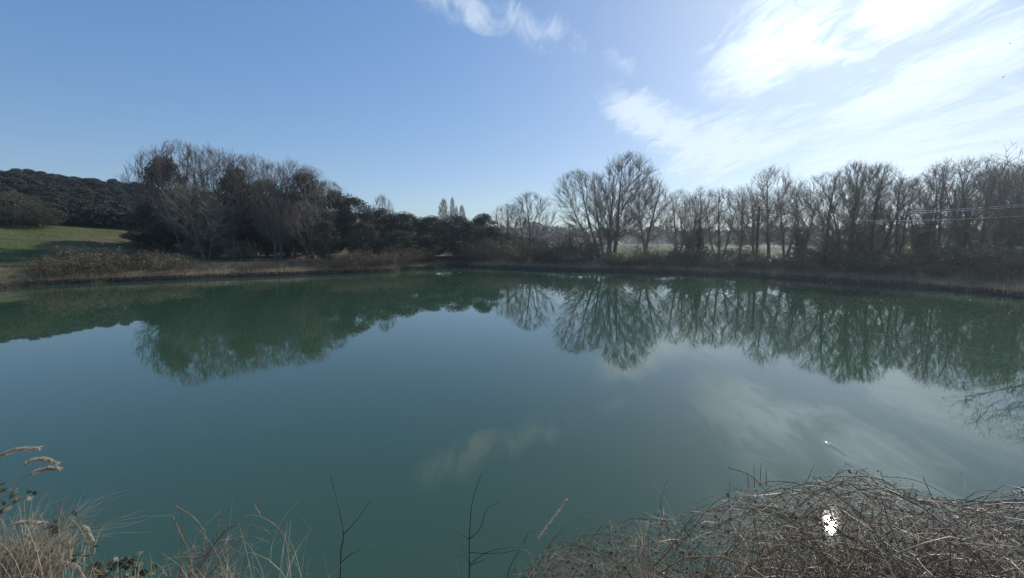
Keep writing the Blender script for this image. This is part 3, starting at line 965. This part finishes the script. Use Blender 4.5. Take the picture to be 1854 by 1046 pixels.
X, Y, Z, sd = scatter(60000, -14, -3, 46, 60, lambda X, Y, s: (s > 0.1) & (s < 5) & (X > -0.16 * Y - 1.6) & (X < -0.105 * Y))
h = rg.uniform(0.06, 0.22, len(X))
tag(put('inlet_grass', mesh_from('inlet_grass', *blades(len(X), X, Y, Z - 0.02, h, rg.uniform(0.008, 0.02, len(X)), 2, 0.6)), 'green_grass'),
    'small yellow-green grassy slope at the head of the inlet', 'grass', kind='stuff')

# ------------------------------------------------------------------ utility pole and cables
mat('pole_wood', [(0.05, 0.042, 0.035), (0.09, 0.075, 0.06)], 4.0, 0.9, 0.1, bump=0.3)
mat('cable_metal', [(0.72, 0.73, 0.75), (0.8, 0.81, 0.83)], 4.0, 0.3, 0.05, 0.8)
PX_, PY_ = xat(1371, 48), 48.0
pz = gz(PX_, PY_)
ptop = zat(374, 48)
pole = thing('utility_pole', (PX_, PY_, pz))
tag(pole, 'dark wooden utility pole standing among the leafless trees', 'pole')
hp = ptop - pz
put('post', tubes(np.array([[[0, 0, -0.3], [0, 0, hp * 0.5], [0, 0, hp]]]), np.array([[0.15, 0.135, 0.12]]), 10), 'pole_wood', pole)
put('crossarm', tubes(np.array([[[-0.45, 0.12, hp - 0.3], [0.45, -0.12, hp - 0.3]]]), np.array([[0.05, 0.05]]), 6), 'pole_wood', pole)
for dx_ in (-0.4, 0.0, 0.4):
    put('insulator', tubes(np.array([[[dx_, -dx_ * 0.27, hp - 0.28], [dx_, -dx_ * 0.27, hp - 0.2], [dx_, -dx_ * 0.27, hp - 0.12]]]), np.array([[0.03, 0.05, 0.025]]), 6), 'cable_metal', pole)
for nm, za, zb, sag, off, lab in (('a', -0.15, 10.2, 2.65, 0.0, 'uppermost bright cable sagging across the trees on the right'),
                                  ('b', -0.15, 10.8, 3.0, 0.4, 'middle bright cable that meets the uppermost one towards the right edge'),
                                  ('c', -0.6, 9.7, 2.95, -0.4, 'lowest and faintest cable sagging across the trees on the right')):
    tt = np.linspace(0, 1, 60)
    A = np.array([PX_ + off, PY_, ptop + za]); B = np.array([45.0 + off, 6.0, zb])
    P = A[None] + (B - A)[None] * tt[:, None]
    P[:, 2] -= sag * 4 * tt * (1 - tt)
    tag(put('power_cable', tubes(P[None], np.full((1, 60), 0.014), 5), 'cable_metal'), lab, 'cable', 'cables above the right bank')

# ------------------------------------------------------------------ small far buildings
MATS['cable_metal'].node_tree.nodes['Principled BSDF'].inputs['Metallic'].default_value = 1.0
mat('white_render', [(0.66, 0.65, 0.62), (0.8, 0.79, 0.76)], 1.0, 0.9, 0.05)
mat('roof_tile', [(0.30, 0.15, 0.10), (0.40, 0.22, 0.15)], 6.0, 0.9, 0.1)
mat('window_dark', [(0.02, 0.022, 0.025), (0.03, 0.03, 0.035)], 1.0, 0.2, 0.05)


def box(x0, x1, y0, y1, z0, z1):
    V = np.array([[x, y, z] for z in (z0, z1) for y in (y0, y1) for x in (x0, x1)], float)
    F = np.array([[0, 2, 3, 1], [4, 5, 7, 6], [0, 1, 5, 4], [2, 6, 7, 3], [0, 4, 6, 2], [1, 3, 7, 5]])
    return V, F


def house(px, Y, py_eave, wpx, label, name='farm_house', roofm='roof_tile', rz=0.0, deep=2.5, ridge=1.3):
    x = xat(px, Y); g = gz(x, Y); H = max(zat(py_eave, Y) - g, 1.5 if ridge > 1 else 0.9); w = wpx / FPX * Y / 2
    t_ = thing(name, (x, Y, g), rz); tag(t_, label, 'house')
    put('wall', box(-w, w, -deep, deep, -0.3, H), 'white_render', t_)
    V = np.array([[-w - .2, -deep - .3, H - .05], [w + .2, -deep - .3, H - .05], [w + .2, deep + .3, H - .05], [-w - .2, deep + .3, H - .05], [-w - .2, 0, H + ridge], [w + .2, 0, H + ridge]])
    put('roof', (V, np.array([[0, 1, 5, 4], [2, 3, 4, 5]])), roofm, t_)
    for q_ in (-0.55, 0.0, 0.55):
        put('window', box(q_ * w - min(0.4, w * 0.2), q_ * w + min(0.4, w * 0.2), -deep - 0.03, -deep + 0.05, H * 0.4, H * 0.75), 'window_dark', t_)


house(1062, 120, 452, 46, 'pale low house glimpsed behind the tall leafless trees')
house(163, 69, 399, 6, 'small white building glimpsed left above the dark hedge', 'small_building', 'white_render', 0.2, 0.9, 0.35)
house(214, 73, 399, 8, 'white building mostly hidden by bushes near the left wood', 'small_building', 'white_render', 0.3, 0.9, 0.35)

# ------------------------------------------------------------------ birds
mat('bird_dark', [(0.02, 0.02, 0.02), (0.04, 0.04, 0.04)], 4.0, 0.8, 0.1)
for px, py, lab, rz in ((1829, 79, 'tiny dark bird highest in the sky by the right edge', 0.4), (1816, 140, 'tiny dark bird in the middle of the three at right', 1.2), (1801, 257, 'tiny dark bird flying low just above the right-hand trees', -0.3)):
    r = ray(px, py); k = 30.0
    V = np.array([[0, 0.16, 0], [0.035, 0, 0.02], [-0.035, 0, 0.02], [0, -0.17, 0.0], [0, 0, -0.035], [0.34, -0.06, 0.10], [-0.34, -0.06, 0.10], [0.15, 0.06, 0.08], [-0.15, 0.06, 0.08], [0.02, -0.07, 0.01], [-0.02, -0.07, 0.01]])
    F = np.array([[0, 1, 3, 2], [0, 4, 3, 1], [0, 2, 3, 4], [1, 7, 5, 9], [2, 10, 6, 8]])
    o = put('bird', (V, F), 'bird_dark', None, (r.x * k, r.y * k, EYE + r.z * k))
    o.scale = (0.36, 0.36, 0.36); o.rotation_euler = (0.1, 0.25, rz); tag(o, lab, 'bird', 'birds over the right bank')

# ------------------------------------------------------------------ floating bits on the water
mat('floating_glint', [(0.75, 0.73, 0.68), (0.85, 0.84, 0.8)], 4.0, 0.25, 0.05, 0.8, transl=0.3)  # near-white colour standing in for sun sparkle on the water
mw = 1000
pxs = rg.uniform(1240, 1880, mw); f_ = rg.random(mw) ** 2.2
Yw = np.array([edge(p) for p in np.clip(pxs, 0, 1854)]) * (0.985 - 0.33 * f_)
Xw = np.array([xat(p, y, 520) for p, y in zip(pxs, Yw)])
k = pond_sd(Xw, Yw) < -0.15
Xw, Yw = Xw[k], Yw[k]
N_ = len(Xw); a = rg.random(N_) * 6.283; sz = rg.uniform(0.006, 0.02, N_)
C = np.stack([Xw, Yw, np.full(N_, 0.012)], -1)
A = np.stack([np.cos(a), np.sin(a), rg.uniform(-0.15, 0.15, N_)], -1) * sz[:, None]
B = np.stack([-np.sin(a), np.cos(a), rg.uniform(-0.15, 0.3, N_)], -1) * sz[:, None] * 0.7
tag(put('glint_specks', (np.stack([C - A, C + B, C + A, C - B], 1).reshape(-1, 3), np.arange(N_ * 4).reshape(-1, 4)), 'floating_glint'),
    'pale floating specks coloured to stand in for sun sparkles near the right bank', 'glint', kind='stuff')

# ------------------------------------------------------------------ near bank: brambles, saplings, grass
mat('cane', [(0.16, 0.085, 0.045), (0.34, 0.20, 0.115)], 9.0, 0.42, 0.3, 0.6)
mat('cane_grey', [(0.22, 0.175, 0.125), (0.40, 0.33, 0.24)], 9.0, 0.5, 0.25, 0.5)
mat('dead_twig', [(0.10, 0.07, 0.045), (0.40, 0.31, 0.21)], 7.0, 0.55, 0.1, 0.5)
mat('sapling_bark', [(0.06, 0.05, 0.04), (0.11, 0.095, 0.075)], 12.0, 0.6, 0.1, 0.4)
mat('straw', [(0.36, 0.31, 0.20), (0.66, 0.58, 0.42)], 5.0, 0.55, 0.1, 0.4, transl=0.3)
mat('seed_fluff', [(0.46, 0.40, 0.29), (0.75, 0.68, 0.55)], 30.0, 0.8, 0.1, transl=0.55)
mat('leaf_near', [(0.045, 0.062, 0.032), (0.12, 0.13, 0.075)], 14.0, 0.5, 0.2, 0.5, transl=0.2)
mat('leaf_young', [(0.12, 0.12, 0.03), (0.22, 0.20, 0.06)], 14.0, 0.5, 0.2, 0.5, transl=0.35)
rb = np.random.default_rng(61)


def pt(px, py, Y):
    r = ray(px, py)
    return np.array([r.x / r.y * Y, Y, EYE + r.z / r.y * Y])


def spline(pts, n):                    # Catmull-Rom through control points
    p = np.array(pts, float)
    p = np.vstack([2 * p[0] - p[1], p, 2 * p[-1] - p[-2]])
    m = len(p) - 3
    out = []
    for u in np.linspace(0, m - 1e-6, n):
        i = int(u); t_ = u - i
        a, b_, c, d = p[i:i + 4]
        out.append(0.5 * (2 * b_ + (c - a) * t_ + (2 * a - 5 * b_ + 4 * c - d) * t_ ** 2 + (3 * b_ - a - 3 * c + d) * t_ ** 3))
    return np.array(out)


def stem_geo(P, r0, r1, s=5):
    return tubes(P[None], np.linspace(r0, r1, len(P))[None], s)


def thorny(P, r0, r1, every=2):        # cane with prickles and buds
    parts = [stem_geo(P, r0, r1, 5)]
    q = P[1:-1]; tn = unit(P[2:] - P[:-2])
    n = len(q) * every
    i = rb.integers(0, len(q), n)
    d = unit(np.cross(tn[i], rb.normal(size=(n, 3))) + tn[i] * 0.3)
    base = q[i] + tn[i] * rb.normal(size=(n, 1)) * 0.008
    L = rb.uniform(0.006, 0.014, n)
    PP = np.stack([base, base + d * L[:, None]], 1)
    parts.append(tubes(PP, np.stack([np.full(n, r0 * 0.6), np.full(n, r0 * 0.12)], 1), 3))
    return join(parts)


# arching cane meshes shared by the thickets
CANES = []
for i in range(28):
    k = 12
    th = np.linspace(math.radians(rb.uniform(55, 85)), math.radians(rb.uniform(-75, 5)), k - 1) + rb.normal(size=k - 1) * 0.09
    ps = np.cumsum(rb.normal(size=k - 1) * 0.14)
    st_ = np.stack([np.cos(th) * np.cos(ps), np.cos(th) * np.sin(ps), np.sin(th)], -1) / (k - 1)
    P = np.vstack([[0, 0, 0], np.cumsum(st_, 0)])
    me = mesh_from('cane', *tubes(P[None], np.linspace(0.0030, 0.0011, k)[None] * rb.uniform(0.75, 1.25), 3))
    me.materials.append(MATS['cane' if i % 5 else 'cane_grey'])
    CANES.append((me, float(P[:, 2].max()), P[np.argmax(P[:, 2])]))

SIL = np.array([(955, 1046), (985, 1000), (1040, 968), (1150, 938), (1230, 925), (1300, 900), (1420, 885), (1480, 872), (1545, 856), (1600, 866), (1650, 886), (1750, 912), (1800, 905), (1854, 892), (1990, 880), (2200, 900)], float)


def sil_z(ratio, Y):                   # height of the thicket's top over a spot of the bank
    px = 927 + ratio * FPX * 0.945
    py = np.interp(px, SIL[:, 0], SIL[:, 1])
    c, s_ = math.cos(PITCH), math.sin(PITCH)
    u = (523 - py) / FPX
    return EYE + (u * c - s_) / (c + u * s_) * Y


def thicket(name, label, r0, r1, y0, y1, ncane, ntang, nleaf, lenr=(0.7, 1.7)):
    t_ = thing(name, ((r0 + r1) / 2 * 3, (y0 + y1) / 2, gz((r0 + r1) / 2 * 3, (y0 + y1) / 2)))
    tag(t_, label, 'bramble')
    o = np.array(t_.location)
    for _ in range(ncane):
        ra, Y = rb.uniform(r0, r1), rb.uniform(y0, y1)
        zt = float(sil_z(ra, Y)) * rb.choice([1.0, 0.97, rb.uniform(0.85, 1.0), rb.uniform(0.5, 0.9)])
        me, hm, ap = CANES[rb.integers(0, len(CANES))]
        L = rb.uniform(*lenr); rz = rb.random() * 6.283
        c, s_ = math.cos(rz), math.sin(rz)
        off = np.array([ap[0] * c - ap[1] * s_, ap[0] * s_ + ap[1] * c]) * L
        g = float(gz(ra * Y - off[0], Y - off[1]))
        g = max(g, -0.1)
        sz = max(zt - g, 0.12) / max(hm, 0.15)
        co = put('cane', me, None, t_, (ra * Y - off[0] - o[0], Y - off[1] - o[1], g - 0.02 - o[2]))
        co.rotation_euler = (0, 0, rz); co.scale = (L, L, min(sz, L * 1.6))
    # the dead, tangled inside
    n = ntang
    ra, Y = rb.uniform(r0, r1, n), rb.uniform(y0, y1, n)
    zt = sil_z(ra, Y)
    X = ra * Y
    zg = np.maximum(height(X, Y), 0.0)
    z = zg + (zt * 0.97 - zg) * rb.random(n) ** 1.7
    d = unit(rb.normal(size=(n, 3)) * np.array([1, 0.9, 0.55]))
    L = rb.uniform(0.12, 0.6, n)
    S = np.stack([X, Y, z], -1) - o
    P, R = grow(rb, S - d * L[:, None] * 0.5, d, L, rb.uniform(0.0008, 0.0023, n), 5, 0.22, -0.03, 0.45)
    lim = sil_z((P[..., 0] + o[0]) / (P[..., 1] + o[1]), P[..., 1] + o[1]) - o[2] + rb.uniform(-0.04, 0.05, (n, 1))
    P[..., 2] = np.minimum(P[..., 2], lim)
    ob = put('dead_twigs', tubes(P, R, 3), 'dead_twig', t_); ob['kind'] = 'stuff'
    if nleaf:
        i = rb.integers(0, n, nleaf); j = rb.integers(0, 5, nleaf)
        C = P[i, j] + rb.normal(size=(nleaf, 3)) * 0.008
        m = nleaf // 2
        ob = put('young_leaves', leaves(rb, C[:m], rb.uniform(0.004, 0.011, m), 1.4), 'leaf_young', t_); ob['kind'] = 'stuff'
        ob = put('dry_leaves', leaves(rb, C[m:], rb.uniform(0.006, 0.019, nleaf - m), 1.4), 'leaf_dry', t_); ob['kind'] = 'stuff'
    return t_


thicket('bramble_thicket', 'highest tangled bramble mound over the sun glint in the water', 0.52, 0.95, 2.5, 3.9, 210, 2300, 3200)
thicket('bramble_thicket', 'dense bramble tangle filling the lower right corner', 0.95, 1.45, 2.2, 3.9, 200, 2900, 3200)
thicket('bramble_thicket', 'low bramble tangle with yellow-green leaves right of the saplings', 0.03, 0.52, 2.5, 3.7, 110, 1200, 2600, (0.5, 1.2))

# hand-set canes that stand out of the thicket
lone = thing('bramble_sprays', (3.0, 3.3, gz(3.0, 3.3)))
tag(lone, 'single arching bramble shoots rising clear of the thicket', 'bramble')
lo = np.array(lone.location)
for pts, Y in (([(1325, 960), (1320, 905), (1322, 868)], 3.3), ([(1318, 846), (1360, 862), (1400, 905), (1440, 960)], 3.3), ([(1420, 980), (1448, 900), (1476, 838)], 3.3), ([(1480, 930), (1505, 872), (1532, 840)], 3.4),
               ([(1210, 960), (1196, 915), (1208, 870)], 3.2), ([(1250, 960), (1300, 905), (1345, 905), (1380, 930)], 3.2), ([(1745, 905), (1775, 888), (1810, 892), (1835, 912)], 3.2), ([(1690, 905), (1675, 872), (1671, 862)], 3.2),
               ([(1000, 1030), (1060, 985), (1120, 962), (1170, 968), (1230, 990)], 3.1), ([(955, 1055), (985, 1005), (1010, 970), (1050, 960)], 3.0), ([(1590, 880), (1560, 850), (1520, 856), (1480, 895)], 3.3), ([(1600, 862), (1660, 870), (1720, 900), (1790, 945)], 3.3),
               ([(1355, 880), (1353, 855)], 3.4), ([(1366, 882), (1365, 842)], 3.4), ([(1376, 882), (1378, 838)], 3.4), ([(1388, 880), (1387, 850)], 3.4)):
    P = spline([pt(a, b_, Y) for a, b_ in pts], 16) - lo
    put('shoot', thorny(P, 0.0032, 0.0011, 1), 'cane', lone)

# bramble with arching bare canes, lower left centre
br = thing('bramble_bush', (-2.0, 2.8, gz(-2.0, 2.8)))
tag(br, 'sparse bramble of arching bare canes at the bottom left of the saplings', 'bramble')
bo = np.array(br.location)
for pts, Y in (([(325, 1090), (375, 1003), (420, 952), (457, 933), (492, 946), (514, 970), (530, 1010), (548, 1046)], 2.8), ([(330, 1080), (400, 968), (440, 950), (472, 955), (492, 968)], 2.75), ([(325, 1080), (328, 990), (331, 935), (318, 913)], 2.8),
               ([(320, 917), (352, 938), (370, 965), (376, 1000)], 2.8), ([(394, 972), (396, 948), (408, 916)], 2.8), ([(380, 1040), (425, 987), (455, 972), (487, 982)], 2.75), ([(340, 1060), (350, 1010), (372, 975)], 2.7), ([(312, 935), (335, 985), (345, 1020), (360, 1060)], 2.75),
               ([(470, 930), (462, 915), (478, 907)], 2.8), ([(400, 1060), (415, 1010), (448, 955)], 2.75)):
    P = spline([pt(a, b_, Y) for a, b_ in pts], 22) - bo
    put('cane', thorny(P, 0.0034, 0.0012, 2), 'cane_grey' if rb.random() < 0.5 else 'cane', br)
n = 260
C = np.stack([rb.normal(-1.98, 0.10, n), rb.normal(2.78, 0.07, n), rb.uniform(0.55, 1.02, n)], -1) - bo
d = unit(rb.normal(size=(n, 3)) * [1, 1, 0.8])
P, R = grow(rb, C, d, rb.uniform(0.1, 0.35, n), np.full(n, 0.0014), 5, 0.25, -0.05, 0.5)
put('dead_twigs', tubes(P, R, 3), 'dead_twig', br)['kind'] = 'stuff'

# two thin saplings
for lab, Y, stem_p, brs in (
        ('forked thin sapling with a single side branch, left of the two', 2.9, [(612, 1090), (617, 1010), (622, 967), (611, 908), (598, 857)], [[(622, 967), (642, 948), (664, 918)], [(622, 968), (610, 957)], [(616, 1020), (640, 995), (662, 980)]]),
        ('many-branched thin sapling nearest the middle of the bottom edge', 2.95, [(849, 1095), (850, 1030), (850, 976), (855, 910), (871, 859)],
         [[(850, 976), (870, 955), (881, 922), (906, 906)], [(850, 976), (833, 955), (818, 940)], [(850, 1000), (900, 990), (937, 972)], [(850, 1020), (842, 1008), (832, 990)], [(850, 1022), (872, 1000), (895, 985), (930, 975)], [(820, 996), (845, 988)], [(850, 1025), (880, 1010)]])):
    a = pt(*stem_p[0], Y)
    sp = thing('sapling', tuple(a)); tag(sp, lab, 'sapling', 'thin bare saplings on the near bank')
    root = np.array([a[0], a[1], gz(a[0], a[1]) - 0.03])
    P = spline([root] + [pt(p[0], p[1], Y) for p in stem_p[1:]], 24) - a
    put('stem', thorny(P, 0.0062, 0.0016, 1), 'sapling_bark', sp)
    for q_ in brs:
        P = spline([pt(p[0], p[1], Y + rb.normal() * 0.0) for p in q_], 10) - a
        P[:, 1] += np.linspace(0, rb.normal() * 0.12, 10)
        put('branch', thorny(P, 0.0034, 0.0011, 1), 'sapling_bark', sp)


def seed_head(P, n, rad):              # feathery panicle round the end of a stalk
    t_ = rb.random(n); i = np.minimum((t_ * (len(P) - 1)).astype(int), len(P) - 2)
    w = (t_ * (len(P) - 1) - i)[:, None]
    base = P[i] * (1 - w) + P[i + 1] * w
    tn = unit(P[i + 1] - P[i])
    d = unit(np.cross(tn, rb.normal(size=(n, 3))))
    sp = rad * np.sin(np.pi * np.clip(t_ * 0.9 + 0.08, 0, 1)) ** 0.7
    L = rb.uniform(0.012, 0.022, n)[:, None]
    S = base + d * (sp * rb.random(n) * 0.6)[:, None]
    E = S + unit(tn + d * 0.55) * L
    return ribbons(np.stack([S, (S + E) / 2, E], 1), np.tile([0.0008, 0.0016, 0.0003], (n, 1)), unit(np.cross(tn, d) + rb.normal(size=(n, 3)) * 0.4))


def tussock(label, base, n, hr, lean, stalks, width=0.0026, spread=0.12):
    t_ = thing('grass_tussock', tuple(base)); tag(t_, label, 'grass')
    h = rb.uniform(*hr, n)
    a = rb.random(n) * 6.283
    d = np.stack([np.cos(a) * 0.55 + lean[0], np.sin(a) * 0.55 + lean[1], np.zeros(n)], -1)
    k = 7
    tt = np.linspace(0, 1, k)
    S = rb.normal(size=(n, 3)) * np.array([spread, spread, 0.0])
    bnd = rb.uniform(0.2, 1.15, n)
    P = S[:, None, :] + d[:, None, :] * (h * bnd)[:, None, None] * (tt ** 1.9)[None, :, None]
    P[:, :, 2] += h[:, None] * (tt[None, :] - 0.42 * bnd[:, None] * tt[None, :] ** 2.6)
    Wd = rb.uniform(0.5, 1.2, n)[:, None] * width * (1 - 0.88 * tt ** 1.4)[None, :]
    b_ = rb.random(n) * 6.283
    put('blades', ribbons(P, Wd, np.stack([np.cos(b_), np.sin(b_), 0 * b_], -1)), 'straw', t_)['kind'] = 'stuff'
    o = np.array(base)
    for pts, Y, hd in stalks:
        P = spline([o] + [pt(p[0], p[1], Y) for p in pts], 40) - o
        so = put('stalk', stem_geo(P, 0.0018, 0.0007, 4), 'straw', t_)
        put('seed_head', seed_head(P[int(40 * hd * 0.88):], 420, 0.0042), 'seed_fluff', so)
    return t_


bz = gz(-2.16, 1.9)
tussock('tall straw-coloured grass tussock with drooping seed heads in the lower left corner', (-2.18, 1.9, bz), 420, (0.24, 0.52), (0.40, 0.05),
        [([(-60, 900), (-15, 838), (25, 815), (70, 811)], 1.9, 0.68), ([(-20, 960), (18, 890), (45, 842), (75, 831), (101, 838)], 1.9, 0.66), ([(-40, 950), (15, 895), (50, 862), (80, 849), (106, 848)], 1.9, 0.7),
         ([(-40, 1020), (10, 960), (45, 945), (85, 948)], 1.95, 0.66), ([(20, 1060), (70, 985), (125, 958), (152, 955), (165, 975)], 2.0, 0.8), ([(-20, 1050), (70, 1020), (130, 1022), (150, 1046)], 1.9, 0.62)], 0.0032, 0.10)
tussock('short dry grass tuft among the bare arching canes', (-1.55, 2.55, gz(-1.55, 2.55)), 70, (0.5, 0.85), (0.1, 0.1), [], 0.0022, 0.2)
tussock('wispy dry grass at the foot of the many-branched sapling', (-0.22, 2.7, gz(-0.22, 2.7)), 70, (0.4, 0.68), (0.0, 0.05), [], 0.0019, 0.16)
tussock('dry grass tuft with one reddish plume left of the bramble tangle', (0.12, 2.9, gz(0.12, 2.9)), 70, (0.4, 0.7), (0.15, 0.0), [([(958, 1010), (975, 975), (1000, 940), (1018, 915), (1026, 905)], 3.0, 0.45)], 0.0017, 0.15)
tussock('straw grass growing up through the bramble tangle', (1.0, 2.75, gz(1.0, 2.75)), 120, (0.4, 0.8), (0.1, 0.1), [], 0.0022, 0.35)
tussock('pale grass blades in front of the dense bramble corner', (3.0, 2.6, gz(3.0, 2.6)), 160, (0.5, 1.0), (-0.1, 0.1), [], 0.0022, 0.55)

# leafy bramble sprays in front of the tussock
lb = thing('leafy_bramble', (-1.95, 2.0, gz(-1.95, 2.0)))
tag(lb, 'bramble with grey-green leaves trailing from the grass tussock', 'bramble')
bo = np.array(lb.location)


def leaf_mesh():
    t_ = np.linspace(0, 1, 6)
    w = 0.42 * np.sin(np.pi * t_ ** 0.8) ** 0.9 + 0.01
    P = np.stack([t_, 0 * t_, 0.12 * np.sin(np.pi * t_)], -1)
    return ribbons(P[None], w[None] * 0.6, np.array([[0, 1.0, 0]]))


LEAF = mesh_from('leaf', *leaf_mesh()); LEAF.materials.append(MATS['leaf_near'])
LC = [([(-40, 1000), (30, 990), (100, 1003), (160, 1025), (215, 1050)], 2.0, 8), ([(60, 1060), (92, 960), (112, 940), (132, 943), (152, 970), (164, 1010), (172, 1050)], 2.0, 14), ([(120, 1060), (180, 1030), (215, 1012), (250, 1018)], 2.05, 26),
      ([(-30, 950), (15, 915), (45, 900), (62, 903)], 1.95, 12), ([(-30, 900), (0, 890), (30, 885)], 1.95, 10), ([(20, 1060), (50, 1010), (90, 1005)], 1.95, 14), ([(150, 1060), (190, 1035), (235, 1028), (268, 1040)], 2.05, 24), ([(60, 980), (120, 985), (150, 992)], 2.0, 8)]
for pts, Y, nl_ in LC:
    P = spline([pt(a, b_, Y) for a, b_ in pts], 24) - bo
    co = put('cane', thorny(P, 0.0028, 0.0012, 2), 'cane_grey', lb)
    for _ in range(nl_):
        i = rb.integers(4, 24)
        lf = put('leaf', LEAF, None, co, tuple(P[i] + rb.normal(size=3) * 0.012))
        sc_ = rb.uniform(0.028, 0.055)
        lf.scale = (sc_, sc_, sc_); lf.rotation_euler = (rb.normal() * 0.7, rb.normal() * 0.5, rb.random() * 6.283)

# near-bank ground cover: low dead grass and litter on the slope
X, Y, Z, sd = scatter(60000, -7, 8, -2, 4.2, lambda X, Y, s: (s > 0.1))
h = rg.uniform(0.04, 0.16, len(X))
tag(put('bank_grass', mesh_from('bank_grass', *blades(len(X), X, Y, Z - 0.01, h, rg.uniform(0.001, 0.003, len(X)), 3, 1.2)), 'dry_grass'),
    'short dead grass covering the near bank slope', 'grass', kind='stuff')

# small floating twig; its white tuft stands in for a sun glint
fx, fy = water_at(1503, 805)
ft = thing('floating_twig', (fx, fy, 0.01)); tag(ft, 'pale twig with painted glint, floating in the open water above the bramble mound', 'twig')
e = np.array(water_at(1532, 824)) - np.array([fx, fy])
put('stem', stem_geo(np.array([[0, 0, 0], [e[0] * 0.5, e[1] * 0.45, 0.004], [e[0], e[1], 0.0]]), 0.005, 0.002, 5), 'straw', ft)
n = 14
put('tuft', leaves(rb, rb.normal(size=(n, 3)) * [0.06, 0.035, 0.006] + [0, 0, 0.015], rb.uniform(0.006, 0.016, n), 1.0, 4.0), 'floating_glint', ft)

# ------------------------------------------------------------------ the air
hz = bpy.data.materials.new('thin_haze'); hz.use_nodes = True
t = NT(hz.node_tree)
hz.node_tree.nodes.clear()
pv = t.n('ShaderNodeVolumePrincipled')
pv.inputs['Color'].default_value = (0.80, 0.90, 1.0, 1)
pv.inputs['Density'].default_value = 0.0006
pv.inputs['Anisotropy'].default_value = 0.66
ho = t.n('ShaderNodeOutputMaterial')
t.l(pv.outputs[0], ho.inputs['Volume'])
tag(put('haze', box(-3200, 3200, -1000, 3200, -3.0, 23.0), hz), 'thin pale air over the whole valley', 'haze', kind='stuff')
